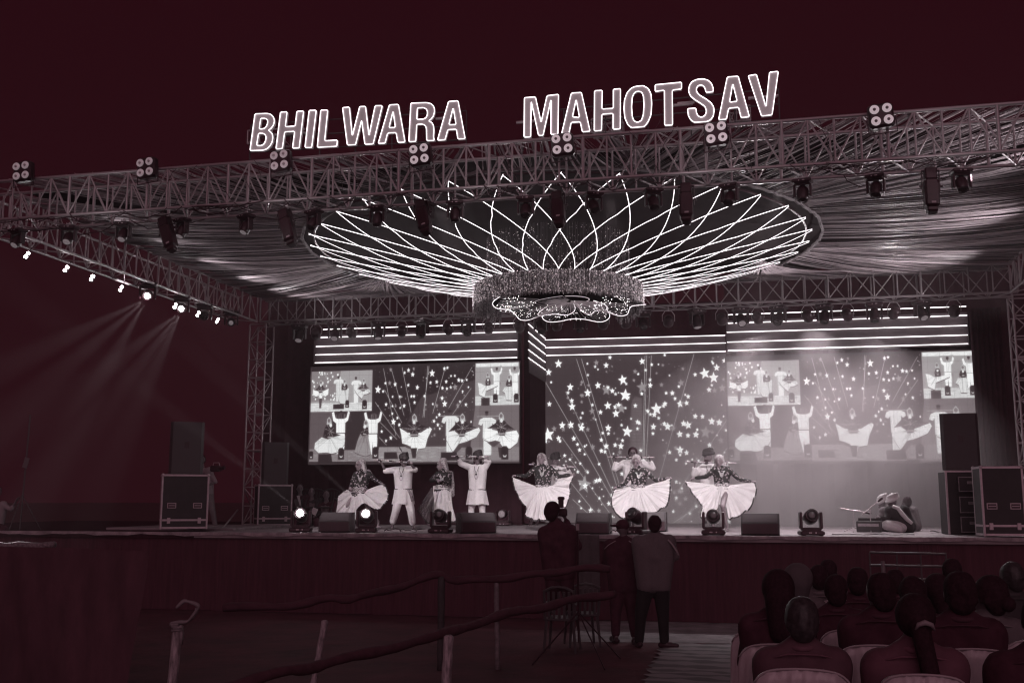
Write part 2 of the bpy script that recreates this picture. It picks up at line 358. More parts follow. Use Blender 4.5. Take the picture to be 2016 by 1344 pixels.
# ------------------------------------------------------------------ LED picture content, drawn in code
class Canvas:
    def __init__(s, x0, y0, x1, y1, k, bgv):
        s.x0, s.y0, s.k = x0, y0, k; s.w = int((x1 - x0) * k); s.h = int((y1 - y0) * k)
        s.a = np.full((s.h, s.w), bgv, dtype=np.float32); s.r = np.random.RandomState(3)
    def poly(s, pts, val, alpha=1.0):
        p = np.array(pts, dtype=np.float32); X = (p[:, 0] - s.x0) * s.k; Y = (p[:, 1] - s.y0) * s.k
        a, b = int(max(0, math.floor(X.min()))), int(min(s.w, math.ceil(X.max()) + 1)); c, d = int(max(0, math.floor(Y.min()))), int(min(s.h, math.ceil(Y.max()) + 1))
        if a >= b or c >= d: return
        gx, gy = np.meshgrid(np.arange(a, b) + .5, np.arange(c, d) + .5); ins = np.zeros(gx.shape, bool); n = len(X)
        for i in range(n):
            x1, y1, x2, y2 = X[i], Y[i], X[(i + 1) % n], Y[(i + 1) % n]
            if y1 == y2: continue
            cnd = ((y1 > gy) != (y2 > gy)) & (gx < (x2 - x1) * (gy - y1) / (y2 - y1) + x1); ins ^= cnd
        v = s.a[c:d, a:b]; v[ins] = v[ins] * (1 - alpha) + val * alpha
    def line(s, x1, y1, x2, y2, wd, val, alpha=1.):
        dx, dy = x2 - x1, y2 - y1; L = math.hypot(dx, dy) or 1; nx, ny = -dy / L * wd / 2, dx / L * wd / 2
        s.poly([(x1 + nx, y1 + ny), (x2 + nx, y2 + ny), (x2 - nx, y2 - ny), (x1 - nx, y1 - ny)], val, alpha)
    def ell(s, x, y, rx, ry, val, alpha=1.):
        s.poly([(x + rx * math.cos(t * .524), y + ry * math.sin(t * .524)) for t in range(12)], val, alpha)
    def star(s, x, y, r, val, rot=0., sy=1.25, alpha=1.):
        pts = []
        for i in range(10):
            q = -math.pi / 2 + i * math.pi / 5 + rot; rr = r if i % 2 == 0 else r * .42
            pts.append((x + rr * math.cos(q), y + rr * sy * math.sin(q)))
        s.poly(pts, val, alpha)
    def headlamp(s, x, y, h):
        s.poly([(x - .3 * h, y - h), (x - .15 * h, y - 1.2 * h), (x + .15 * h, y - 1.2 * h), (x + .3 * h, y - h), (x + .3 * h, y), (x - .3 * h, y)], .19); s.poly([(x - .18 * h, y - .45 * h), (x, y - .3 * h), (x + .18 * h, y - .45 * h), (x + .1 * h, y - .2 * h), (x - .1 * h, y - .2 * h)], .75)
    def floorband(s, x0, y0, x1, y1, lo, hi, n=260):
        s.poly([(x0, y0), (x1, y0), (x1, y1), (x0, y1)], (lo + hi) / 2)
        for i in range(n):
            a = x0 + (x1 - x0) * s.r.rand(); b = y0 + (y1 - y0) * s.r.rand(); l = 3 + 9 * s.r.rand(); s.line(a, b, min(a + l, x1), b, .8, lo + (hi - lo) * s.r.rand(), .8)
    def image(s, name, dark_lin=(.058, .026, .036), grain=.03):
        a = np.clip(s.a, 0, 1)
        yy, xx = np.mgrid[0:s.h, 0:s.w]
        a = a * (1 - .05 * ((yy // 2) % 2))                                    # LED rows
        a = a + grain * (s.r.rand(s.h, s.w) - .5)
        a = np.clip(a, 0, 1)
        fx = np.fft.fftfreq(s.w)[None, :]; fy = np.fft.fftfreq(s.h)[:, None]; F_ = np.fft.fft2(a); gb = lambda q: np.real(np.fft.ifft2(F_ * np.exp(-2 * (math.pi * q) ** 2 * (fx * fx + fy * fy))))
        a = gb(.65); a = a + .35 * np.clip(gb(7.) - a, 0, 1) + .18 * np.clip(gb(5.), 0, 1) ** 1.5 - .02
        pnl = s.k * 20.; a = a * (1 - .10 * ((xx % pnl) < 1.2)) * (1 - .10 * ((yy % pnl) < 1.2)); a = np.clip(a, 0, 1)
        lin = np.where(a <= .04045, a / 12.92, ((a + .055) / 1.055) ** 2.4)
        px = np.ones((s.h, s.w, 4), np.float32)
        tint = (1.06, .68, .78); mix = np.clip(a * 1.5 - .12, 0, 1)
        for c in range(3): px[..., c] = lin * (tint[c] * (1 - mix) + 1.0 * mix)
        px = px[::-1]
        im = bpy.data.images.new(name, s.w, s.h, float_buffer=True); im.colorspace_settings.name = 'Non-Color'
        im.pixels.foreach_set(px.ravel().astype(np.float32)); im.update(); im.pack(); return im

def video():
    c = Canvas(608, 711, 1024, 916, 3.0, .185); r = c.r
    o = lambda x, y: (560 + x / 3.877, 600 + y / 3.877)
    for i in range(int(c.h)): c.a[i] += .03 * i / c.h
    # star field and rays of the middle part
    cx, cy = o(1010, 1010)
    c.poly([o(900, 1010), o(1060, 700), o(1500, 560), o(1500, 1100), o(1000, 1100)], .42, .35)
    for (a, b) in (((765, 460), (870, 1000)), ((910, 455), (985, 820)), ((1118, 450), (1075, 860)), ((1108, 450), (1085, 860)), ((1240, 470), (1150, 830)), ((1445, 470), (1270, 790)), ((1440, 635), (1300, 840)), ((775, 630), (915, 900)), ((705, 730), (900, 1020)), ((735, 880), (880, 1030)), ((830, 480), (930, 840)), ((740, 1010), (800, 1075))):
        p, q = o(*a), o(*b); c.line(*p, *q, .7, .74)
    big = [(725, 630, 26), (1142, 510, 24), (1030, 620, 17), (1318, 625, 22), (822, 472, 15), (815, 580, 17), (858, 590, 16), (960, 480, 15), (1000, 470, 12), (930, 500, 12), (993, 515, 17), (782, 580, 12), (765, 645, 12), (1130, 585, 13), (1178, 580, 15), (1250, 580, 14), (1222, 630, 14), (1256, 635, 12), (1345, 570, 16), (1370, 575, 14), (1405, 570, 10), (1315, 535, 11), (1286, 535, 10), (1235, 475, 14), (1258, 470, 12), (960, 600, 13), (840, 690, 10), (896, 690, 11), (985, 690, 12), (1005, 690, 13), (790, 750, 14), (1010, 740, 13), (930, 765, 15), (865, 765, 11), (840, 765, 10), (1220, 710, 15), (1240, 755, 22), (1150, 755, 10), (1180, 768, 15), (1085, 690, 12), (1340, 770, 17), (1400, 765, 13), (1355, 740, 10), (1285, 625, 12), (1418, 628, 9), (1375, 660, 10), (850, 890, 22), (880, 860, 12), (760, 965, 13), (795, 1040, 12), (832, 1018, 15), (1160, 890, 14), (1190, 920, 14), (1165, 1000, 12), (1200, 840, 14), (1180, 860, 10), (840, 825, 11), (1165, 950, 10), (1205, 950, 10), (895, 915, 14), (1335, 1030, 8), (900, 780, 9), (1440, 900, 9)]
    for x, y, rr in big:
        p = o(x, y); v = .95 if r.rand() > .15 else .55; c.star(p[0], p[1], rr / 3.877 * 1.0, v, (r.rand() - .5) * .4, 1.45)
    for i in range(170):
        p = o(700 + 770 * r.rand(), 455 + 600 * r.rand()); c.star(p[0], p[1], .5 + 1.3 * r.rand() ** 2, .5 + .45 * r.rand(), 0, 1.4)
    # floor
    a, b = o(195, 1100), o(1795, 1200); c.floorband(a[0], a[1], b[0], b[1], .33, .66, 420)
    a, b = o(195, 800), o(370, 1100); c.poly([a, (b[0], a[1]), b, (a[0], b[1])], .4, .8)
    a, b = o(370, 805), o(740, 1110); c.poly([a, (b[0], a[1]), b, (a[0], b[1])], .22)
    a, b = o(1470, 775), o(1795, 1215); c.poly([a, (b[0], a[1]), b, (a[0] - 12, b[1])], .5, .75)
    a, b = o(740, 1090), o(1340, 1210); c.floorband(a[0], a[1], b[0], b[1], .4, .68, 300)
    # inset left
    a, b = o(195, 470), o(680, 800); c.poly([a, (b[0], a[1]), b, (a[0], b[1])], .6)
    c.poly([a, o(430, 470), o(400, 700), o(195, 720)], .5)
    for i in range(60):
        p = o(200 + 230 * r.rand(), 475 + 240 * r.rand()); c.star(p[0], p[1], 1 + 1.6 * r.rand(), .92, 0, 1.5)
    a, b = o(195, 730), o(680, 797); c.floorband(a[0], a[1], b[0], b[1], .6, .95, 160)
    a, b = o(1470, 440), o(1797, 775); c.poly([a, (b[0], a[1]), b, (a[0], b[1])], .58)
    a, b = o(1475, 442), o(1790, 470); c.floorband(a[0], a[1], b[0], b[1], .7, .95, 50); a, b = o(1470, 700), o(1797, 772); c.floorband(a[0], a[1], b[0], b[1], .6, .9, 100)
    c.poly([o(1660, 590), o(1600, 700), o(1640, 700)], .4)
    def fig(sk, bl, hd, br=.84, hs=11, fold=14):
        S = [o(*p) for p in sk]; B = [o(*p) for p in bl]; H0 = o(*hd); cx0 = sum(p[0] for p in B) / len(B); wy = max(p[1] for p in B) - 2
        c.poly([(x, y + 1.4) for x, y in S], .26); c.poly(S, br)
        for k in range(fold):
            e = S[r.randint(len(S))]; e2 = S[r.randint(len(S))]; t_ = r.rand(); e = (e[0] * t_ + e2[0] * (1 - t_), e[1] * t_ + e2[1] * (1 - t_))
            if e[1] > wy - 2: c.line(cx0 + (r.rand() - .5) * 6, wy - 3, e[0], e[1], .5 + 1.3 * r.rand(), br * (.62 + .25 * r.rand()), .5)
        c.poly(B, .2)
        x0b, x1b = min(p[0] for p in B), max(p[0] for p in B); y0b, y1b = min(p[1] for p in B), max(p[1] for p in B)
        for k in range(int((x1b - x0b) * (y1b - y0b) * .12)):
            p = B[r.randint(len(B))]; q = (cx0 * (1 - r.rand() * .9), 0); t_ = r.rand() * .9; xx, yy = cx0 + (p[0] - cx0) * t_, (y0b + y1b) / 2 + (p[1] - (y0b + y1b) / 2) * t_; c.ell(xx, yy, .55, .55, .6)
        h_ = hs / 3.877; c.poly([(H0[0] - h_ * 1.5, H0[1] + h_ * 2.6), (H0[0] - h_ * 1.3, H0[1] - h_ * .8), (H0[0], H0[1] - h_ * 2.6), (H0[0] + h_ * 1.4, H0[1] - h_ * .6), (H0[0] + h_ * 2, H0[1] + h_ * 3)], .68); c.ell(H0[0], H0[1], h_ * .95, h_ * 1.35, .42); c.ell(cx0, y0b + 4, h_ * .9, h_ * 1.2, .85); c.ell(cx0, wy - 2, (x1b - x0b) * .2, 1.5, .6)
    def fellow(sh, hd, br=.86, hs=11, st=None):
        for P_ in sh: c.poly([o(*p) for p in P_], br)
        S = [o(*p) for p in sh[0]]; xs = [p[0] for p in S]; ys = [p[1] for p in S]
        for k in range(7): x_ = min(xs) + (max(xs) - min(xs)) * (.25 + .5 * r.rand()); c.line(x_, min(ys) + 6, x_ + r.rand() * 2 - 1, max(ys), .8, br * .78, .5)
        H0 = o(*hd); h_ = hs / 3.877; c.ell(H0[0], H0[1], h_, h_ * 1.4, .3); c.ell(H0[0], H0[1] - h_, h_ * 1.15, h_ * .8, .2)
        if st: a_, b_ = o(*st[0]), o(*st[1]); c.line(*a_, *b_, 1.1, .62)
    up = lambda x, y, k=1.: [[(x - 55 * k, y), (x - 42 * k, y + 52 * k), (x - 22 * k, y + 60 * k), (x + 22 * k, y + 60 * k), (x + 44 * k, y + 50 * k), (x + 56 * k, y - 4), (x + 70 * k, y + 8), (x + 58 * k, y + 72 * k), (x + 36 * k, y + 92 * k), (x + 36 * k, y + 172 * k), (x - 34 * k, y + 172 * k), (x - 36 * k, y + 95 * k), (x - 60 * k, y + 75 * k), (x - 72 * k, y + 8)], [(x - 34 * k, y + 178 * k), (x + 34 * k, y + 178 * k), (x + 36 * k, y + 235 * k), (x + 30 * k, y + 345 * k), (x + 4 * k, y + 345 * k), (x, y + 240 * k), (x - 6 * k, y + 340 * k), (x - 28 * k, y + 340 * k)]]
    ac = lambda x, y, k=1.: [[(x - 30 * k, y), (x + 32 * k, y), (x + 62 * k, y + 18 * k), (x + 66 * k, y + 58 * k), (x + 40 * k, y + 52 * k), (x + 34 * k, y + 40 * k), (x + 34 * k, y + 160 * k), (x - 34 * k, y + 160 * k), (x - 34 * k, y + 42 * k), (x - 46 * k, y + 62 * k), (x - 68 * k, y + 50 * k), (x - 58 * k, y + 14 * k)], [(x - 30 * k, y + 164 * k), (x + 30 * k, y + 164 * k), (x + 28 * k, y + 290 * k), (x - 28 * k, y + 290 * k)]]
    fellow(ac(415, 538, .62), (412, 525), .82, 8); fellow(ac(555, 552, .62), (550, 536), .84, 8)
    fig([(210, 620), (212, 662), (236, 676), (258, 668), (266, 700), (280, 700), (290, 668), (312, 676), (332, 662), (335, 612), (296, 632), (250, 632)], [(250, 600), (262, 572), (284, 572), (292, 600), (318, 612), (290, 625), (285, 645), (258, 645), (252, 626), (225, 622)], (272, 560), .88, 8, 8)
    c.poly([o(262, 690), o(284, 690), o(280, 770), o(264, 770)], .3)
    fig([(404, 640), (412, 700), (430, 735), (478, 742), (492, 700), (497, 610), (470, 625), (430, 628)], [(436, 600), (450, 570), (474, 572), (486, 600), (480, 625), (440, 628)], (461, 556), .78, 8, 8)
    fig([(538, 622), (560, 660), (584, 686), (602, 704), (614, 668), (640, 664), (668, 648), (650, 618), (625, 632), (590, 632)], [(590, 600), (604, 566), (622, 566), (636, 600), (655, 622), (625, 625), (620, 640), (600, 640), (592, 624), (560, 620)], (612, 553), .82, 8, 8)
    fellow(up(1628, 480, .62), (1630, 492), .88, 8, ((1580, 470), (1670, 468))); fellow(up(1765, 490, .62), (1762, 492), .88, 8)
    fig([(1488, 596), (1496, 640), (1500, 690), (1540, 712), (1552, 660), (1600, 640), (1638, 622), (1640, 596), (1600, 612), (1545, 622), (1510, 600)], [(1545, 590), (1555, 560), (1575, 560), (1585, 600), (1580, 618), (1548, 618)], (1562, 535), .85, 8, 8)
    fig([(1690, 630), (1672, 668), (1690, 680), (1702, 735), (1740, 738), (1745, 640), (1730, 625)], [(1700, 600), (1712, 570), (1736, 572), (1745, 610), (1740, 630), (1700, 630)], (1722, 556), .8, 8, 8)
    for xx in (1620, 1775): x, y = o(xx, 755); c.headlamp(x, y, 15)
    a, b = o(1515, 715), o(1578, 775); c.poly([a, (b[0], a[1]), b, (a[0], b[1])], .24)
    fellow(up(438, 800), (438, 815), .9, 12); fellow(up(692, 808), (695, 820), .88, 12); fellow(ac(1285, 850), (1280, 825), .82, 12, ((1205, 850), (1360, 852))); fellow(ac(1562, 870), (1556, 840), .82, 12, ((1482, 860), (1650, 858)))
    fig([(290, 1005), (238, 1050), (234, 1098), (268, 1132), (330, 1128), (372, 1138), (440, 1122), (472, 1060), (474, 1000), (430, 982), (380, 1005), (330, 1020)], [(312, 935), (328, 900), (362, 895), (385, 930), (392, 975), (440, 990), (380, 1005), (340, 1022), (300, 1005)], (345, 872), .82, 12, 20)
    fig([(600, 965), (572, 1040), (552, 1128), (600, 1150), (640, 1162), (682, 1142), (668, 1060), (650, 965)], [(592, 975), (612, 920), (642, 910), (655, 950), (662, 985), (610, 1000)], (636, 895), .55, 12, 16)
    fig([(898, 938), (912, 1000), (920, 1062), (952, 1072), (985, 1088), (1000, 1150), (1030, 1150), (1042, 1108), (1096, 1100), (1112, 1030), (1146, 952), (1128, 936), (1060, 980), (960, 978)], [(905, 942), (960, 912), (990, 882), (1028, 882), (1062, 915), (1130, 945), (1060, 950), (1042, 985), (1040, 1010), (985, 1012), (975, 960), (930, 955)], (1010, 858), .86, 12, 24)
    fig([(1262, 962), (1256, 1040), (1282, 1092), (1310, 1142), (1332, 1140), (1362, 1080), (1420, 1048), (1480, 1020), (1510, 970), (1498, 945), (1400, 985), (1340, 990), (1290, 950)], [(1330, 910), (1358, 885), (1392, 890), (1425, 925), (1492, 950), (1405, 962), (1390, 1015), (1352, 1015), (1335, 965), (1270, 975)], (1375, 862), .84, 12, 24)
    c.poly([o(1300, 1140), o(1350, 1070), o(1420, 1050), o(1330, 1145)], .3)
    fig([(1545, 952), (1538, 1040), (1572, 1058), (1610, 1092), (1650, 1062), (1680, 1106), (1730, 1112), (1782, 1068), (1795, 1010), (1775, 972), (1700, 985), (1640, 975)], [(1560, 955), (1620, 915), (1645, 880), (1680, 880), (1705, 920), (1770, 972), (1700, 965), (1690, 1012), (1645, 1008), (1632, 955)], (1663, 858), .88, 12, 24)
    c.poly([o(1560, 1062), o(1620, 1048), o(1660, 1060), o(1600, 1098)], .3); c.poly([o(940, 1078), o(985, 1085), o(990, 1110), o(950, 1095)], .3); c.poly([o(985, 1100), o(1035, 1100), o(1025, 1180), o(1000, 1180)], .22); c.poly([o(1640, 1100), o(1680, 1105), o(1672, 1180), o(1650, 1180)], .25)
    a, b = o(375, 740), o(460, 780); c.poly([a, (b[0], a[1]), b, (a[0], b[1])], .22); x, y = o(485, 770); c.headlamp(x, y, 13); x, y = o(622, 785); c.headlamp(x, y, 16)
    for (xx, yy, hh) in ((447, 1185, 20), (715, 1180, 20), (1425, 1195, 22), (1690, 1195, 22), (210, 1180, 14)): x, y = o(xx, yy); c.headlamp(x, y, hh)
    for (xa, ya, xb, yb) in ((268, 1140, 380, 1210), (782, 1130, 890, 1185), (1215, 1135, 1345, 1200)):
        a, b = o(xa, ya), o(xb, yb); c.poly([a, (b[0] - 3, a[1]), b, (a[0], b[1])], .2)
    return c.image('video_frame')
def starfield():
    c = Canvas(1073, 691, 1432, 1032, 2.6, .25); r = c.r
    o = lambda x, y: (1040 + x / 4.48, 600 + y / 4.48)
    yy, xx = np.mgrid[0:c.h, 0:c.w]
    c.a += .13 * np.clip((yy / c.h - .25), 0, 1) + .10 * np.clip((xx / c.w - .3) * (yy / c.h + .3), 0, 1)  # lighter towards the lower right: some smoke haze painted into the picture
    c.poly([o(915, 870), o(950, 800), o(1010, 820), o(1010, 1340), o(890, 1340)], .42, .5)
    for i in range(40): a = o(920, 820 + i * 13); c.line(a[0], a[1], a[0] + 20, a[1], .6, .5, .7)
    cx, cy = 1248, 1062
    for (a, b) in (((480, 445), (730, 1340)), ((435, 445), (700, 1340)), ((150, 645), (530, 1340)), ((335, 745), (600, 1340)), ((300, 1165), (420, 1340)), ((1100, 430), (1040, 1340)), ((1060, 430), (1020, 1340)), ((1045, 430), (1010, 1340)), ((1470, 430), (1205, 1340)), ((1745, 1010), (1520, 1340)), ((1745, 1255), (1690, 1330))):
        p, q = o(*a), o(*b); d = (q[0] - p[0], q[1] - p[1]); t = min(1.9, (1045 - p[1]) / max(d[1], 1)); c.line(p[0], p[1], p[0] + d[0] * t, p[1] + d[1] * t, .75, .76)
    for (a, b) in (((1103, 925), (1170, 1010)), ((1123, 905), (1205, 1020)), ((1127, 985), (1165, 1020)), ((1400, 960), (1320, 1040)), ((1380, 990), (1300, 1045))): c.line(*a, *b, .75, .74)
    big = [(272, 485, 36), (183, 562, 30), (613, 485, 26, 1), (700, 512, 26), (735, 440, 20), (533, 492, 13), (1018, 485, 28), (1102, 517, 16), (1160, 517, 11), (1217, 432, 16), (1557, 610, 46), (1632, 650, 44), (1660, 560, 30), (1475, 618, 20), (1725, 500, 22), (1630, 520, 15), (845, 650, 42), (377, 705, 32), (625, 695, 30), (475, 682, 14, 1), (543, 692, 18, 1), (700, 740, 44, 1), (752, 748, 24), (715, 715, 18), (533, 762, 34), (865, 790, 50), (890, 812, 20), (1015, 720, 50, 1), (1010, 780, 18), (1085, 705, 24), (1142, 597, 13, 1), (1183, 703, 20, 1), (943, 655, 16, 1), (955, 575, 22, 1), (982, 600, 14), (1353, 690, 30, 1), (1332, 722, 16), (1222, 778, 18), (1275, 780, 24), (1297, 830, 18), (1385, 797, 13), (1410, 815, 22), (1590, 758, 24), (1637, 765, 24, 1), (1702, 745, 32, 1), (1715, 668, 16, 1), (187, 857, 24), (205, 655, 14), (390, 830, 22), (393, 885, 34), (485, 785, 20, 1), (478, 843, 16, 1), (485, 945, 15), (570, 930, 28, 1), (583, 995, 16, 1), (710, 882, 34), (645, 940, 22), (775, 895, 22), (805, 880, 26), (830, 910, 42, 1), (780, 955, 34), (952, 887, 20), (1135, 920, 50), (1115, 970, 26), (1210, 875, 24), (1340, 878, 32), (1395, 872, 24), (1060, 940, 20), (1467, 992, 24), (1528, 995, 22), (1605, 1040, 32), (1668, 1050, 30), (1705, 997, 12), (1635, 997, 12, 1), (302, 1055, 32), (312, 1092, 20, 1), (380, 1052, 32), (230, 1085, 26, 1), (175, 1140, 56), (152, 1200, 20), (268, 1172, 24), (282, 1198, 18), (405, 1177, 24), (475, 1080, 32), (485, 1045, 14), (530, 1095, 22, 1), (710, 1085, 30), (712, 1135, 18), (662, 1130, 16), (877, 1120, 46), (968, 1035, 22), (985, 1045, 18), (967, 1095, 16), (1105, 1080, 28), (1100, 1140, 18), (1200, 1055, 22), (1228, 1080, 34), (1275, 1100, 24, 1), (1365, 1055, 28), (1403, 1070, 34), (1330, 1150, 30), (1400, 1162, 24), (1468, 1155, 30), (1480, 1112, 16), (1550, 1135, 50, 1), (1607, 1135, 18, 1), (1678, 1210, 28, 1), (1580, 1250, 22), (1722, 1120, 16), (1295, 1272, 24, 1), (1330, 1290, 34), (1385, 1315, 24), (437, 1230, 18), (455, 1280, 20), (502, 1248, 14), (500, 1320, 14), (322, 1330, 18), (572, 1255, 26, 1), (690, 1250, 26), (648, 1290, 22), (680, 1300, 18), (770, 1240, 22), (820, 1250, 28), (835, 1200, 18), (810, 1305, 22, 1), (790, 1185, 14, 1), (648, 1192, 20), (992, 1290, 20), (1240, 1310, 20)]
    for b in big:
        p = o(b[0], b[1]); c.star(p[0], p[1], b[2] / 4.48 * 1.05, .55 if len(b) > 3 else .97, (r.rand() - .5) * .35, 1.2)
    for i in range(95):
        x, y = 1078 + 350 * r.rand(), 895 + 135 * r.rand(); c.star(x, y, 1.8 + 3.8 * r.rand() ** 1.5, .93 if r.rand() > .35 else .6, (r.rand() - .5) * .5, 1.2)
    c.star(1150, 955, 15, .6, .15, 1.3); c.star(1152, 958, 6, .95)
    for i in range(110):
        x, y = 1076 + 352 * r.rand(), 700 + 330 * r.rand(); c.star(x, y, 1.8 + 2.6 * r.rand(), .9 if r.rand() > .4 else .55, (r.rand() - .5) * .4, 1.2)
    for i in range(260):
        x, y = 1075 + 356 * r.rand(), 695 + 335 * r.rand(); c.star(x, y, .4 + .8 * r.rand(), .8, 0, 1)
    return c.image('star_frame', grain=.04)
def screenmat(name, im, es):
    m = bpy.data.materials.new(name); m.use_nodes = True; N = m.node_tree.nodes; L = m.node_tree.links; b = N['Principled BSDF']
    b.inputs['Base Color'].default_value = (.02, .02, .02, 1); b.inputs['Roughness'].default_value = .6
    t = N.new('ShaderNodeTexImage'); t.image = im; t.extension = 'EXTEND'; u = N.new('ShaderNodeTexCoord'); L.new(u.outputs['UV'], t.inputs[0])
    L.new(t.outputs[0], b.inputs['Emission Color']); b.inputs['Emission Strength'].default_value = es
    m.cycles.emission_sampling = 'FRONT'
    return m
def screen(label, x0, x1, z0, z1, y, m, name='video_screen'):
    t = thing(name, label, 'video screen', ((x0 + x1) / 2, y, z0))
    mb = MB().add([(x0, y, z0), (x1, y, z0), (x1, y, z1), (x0, y, z1)], [(0, 1, 2, 3)])
    o = mb.build('display', m, t, world=True); uv = o.data.uv_layers.new(name='UVMap')
    for i, q in enumerate(((0, 0), (1, 0), (1, 1), (0, 1))): uv.data[i].uv = q
    MB().box(((x0 + x1) / 2, y + .05, (z0 + z1) / 2), (x1 - x0 + .02, .09, z1 - z0 + .02)).build('housing', blk, t, world=True)
    return t
vm = screenmat('video_picture', video(), 1.0)
zt = (P(610, 721, YL).z + P(1024, 711, YL).z) / 2; zb = (P(608, 912, YL).z + P(1024, 914, YL).z) / 2
screen('left video screen showing dancers and falling stars', P(609, 815, YL).x, P(1023, 815, YL).x, zb, zt, YL, vm)
zt = (P(1431, 699, YL).z + P(1924, 690, YL).z) / 2; zb = (P(1431, 908, YL).z + P(1925, 915, YL).z) / 2
screen('right video screen behind the smoke showing the same dancers', P(1431, 815, YL).x, P(1926, 815, YL).x, zb, zt, YL, vm)
screen('tall middle screen with white stars and thin rays', P(1073, 815, YM).x, P(1436, 815, YM).x, HS + .01, (P(1073, 698, YM).z + P(1432, 692, YM).z) / 2, YM, screenmat('star_picture', starfield(), 1.0))
# LED strip valances
def valance(label, lines, Ya, Yb, panel, mt=neon_bar):
    t = thing('lit_valance', label, 'light panel', P(lines[0][0], lines[0][1], Ya))
    if panel: panel.build('panel', mat('valance_cloth', g(.16), .8, .15, 3), t, world=True)
    for (xa, ya, xb, yb) in lines:
        bar(P(xa, ya, Ya - .04), P(xb, yb, Yb - .04), .0095, 'led_strip', mt, t, 6)
    return t
def vp(xa, xb, Yv, z0, z1): return MB().box(((xa + xb) / 2, Yv + .03, (z0 + z1) / 2), (xb - xa, .05, z1 - z0))
ZL = lambda y, x=820, Y=YL: P(x, y, Y).z
valance('five bright horizontal light strips over the left video screen', [(636, 648.5, 1013, 636), (623, 664.5, 1018, 652.9), (622, 682, 1018, 669.9), (621, 698.3, 1018, 687.7), (620, 714, 1018, 703.6)], YL - .1, YL - .1, vp(P(620, 700, YL).x, P(1021, 700, YL).x, YL - .1, ZL(712), 6.15))
valance('three bright horizontal light strips over the middle star screen', [(1067, 669.2, 1431, 659.8), (1066, 684.4, 1431, 674.8), (1075, 699.6, 1431, 691.5)], YM - .1, YM - .1, vp(P(1066, 700, YM).x, P(1436, 700, YM).x, YM - .1, P(1250, 696, YM).z, 6.2))
valance('five bright horizontal light strips over the right video screen', [(1433, 619.6, 1902, 603), (1433, 636.2, 1904, 620.5), (1431, 653.9, 1904, 640.6), (1432, 673.4, 1905, 659.2), (1433, 690, 1906, 676.4)], YL - .1, YL - .1, vp(P(1431, 700, YL).x, P(1908, 700, YL).x, YL - .1, P(1670, 688, YL).z, 6.15))
zz = [P(1022, y, YL - .1).z for y in (636, 652.5, 669.5, 687, 703)]
t = thing('lit_valance', 'slanting light strips on the return wall between two screens', 'light panel', (xl1, YL, 5.3))
MB().box((xl1 + .165, (YL + YM) / 2 + .1, 5.75), (.02, YM - YL - .3, 1.3)).build('panel', MATS['valance_cloth'], t, world=True)
for z in zz: bar((xl1 + .19, YL + .05, z), (xl1 + .19, YM - .2, z - .02), .0095, 'led_strip', neon_bar, t, 6)
for px, y0_, y1_, Yq in ((628, 664, 682, YL - .1), (628, 698, 714, YL - .1), (1016, 672, 688, YL - .1), (1434, 606, 620, YL - .1), (1434, 640, 674, YL - .1)):
    pass
# ------------------------------------------------------------------ trusses
def truss(label, A, B, n, w=.56, h=.6, side=Vector((0, 1, 0)), r=.026, rb=.016, name='lighting_truss', sag=0.0):
    A = Vector(A); B = Vector(B); t = thing(name, label, 'truss', A)
    up = Vector((0, 0, 1))
    if abs((B - A).normalized().z) > .9: up = Vector((1, 0, 0))
    def pt(i, s, u):
        f = i / n; return A.lerp(B, f) + side * (w * s) + up * (h * u) - Vector((0, 0, sag * 4 * f * (1 - f)))
    for s in (0, 1):
        for u in (0, 1):
            if sag: MB().tube([pt(i, s, u) for i in range(0, n + 1)], r, 8).build('chord', alu, t, smooth=True, world=True)
            else: bar(pt(0, s, u), pt(n, s, u), r, 'chord', alu, t)
    for i in range(n + 1):
        for s in (0, 1): bar(pt(i, s, 0), pt(i, s, 1), rb * (1.5 if i % 4 == 0 else 1), 'post', alu, t, 6)
        if i < n:
            a = i % 2
            bar(pt(i + a, 0, 0), pt(i + 1 - a, 0, 1), rb * .8, 'brace', alu, t, 6); bar(pt(i + 1 - a, 1, 0), pt(i + a, 1, 1), rb * .8, 'brace', alu, t, 6)
        if i % 1 == 0:
            a = i % 2
            if i < n:
                bar(pt(i + a, 0, 0), pt(i + 1 - a, 1, 0), rb * .8, 'brace', alu, t, 6)
                if i % 2: bar(pt(i, 0, 1), pt(i + 1, 1, 1), rb * .7, 'brace', alu, t, 6)
    return t
TZ0, TZ1 = 6.2, 6.8
truss('front roof truss with clustered lamps and letters on top', (-12.2, 13.2, 6.17), (6.4, 13.2, 6.21), 58, w=.6, sag=-.0)
truss('rear roof truss above the video screens', (-11.1, 22.55, 6.2), (5.6, 22.55, 6.2), 36, w=.5)
truss('left side roof truss running to the front', (-11.15, 13.85, 6.2), (-11.15, 22.5, 6.2), 22, side=Vector((-1, 0, 0)), w=.5)
truss('right side roof truss cut by the picture edge', (5.45, 13.85, 6.2), (5.45, 22.5, 6.2), 22, side=Vector((1, 0, 0)), w=.5)
xt = P(477, 1030, 22.6).x
truss('tall truss tower standing left of the screens', (xt, 22.6, HS + .03), (xt, 22.6, 6.15), 11, w=.42, h=.42, name='truss_tower', r=.022)
truss('truss tower standing at the right picture edge', (5.5, 22.6, HS + .03), (5.5, 22.6, 6.15), 11, w=.42, h=.42, name='truss_tower', r=.022)
t = thing('outrigger_brace', 'slanting prop at the foot of the left tower', 'brace', P(440, 1035, 22.4)); bar(PZ(438, 1040, HS + .02), P(468, 1003, 22.5), .02, 'prop', alu, t)
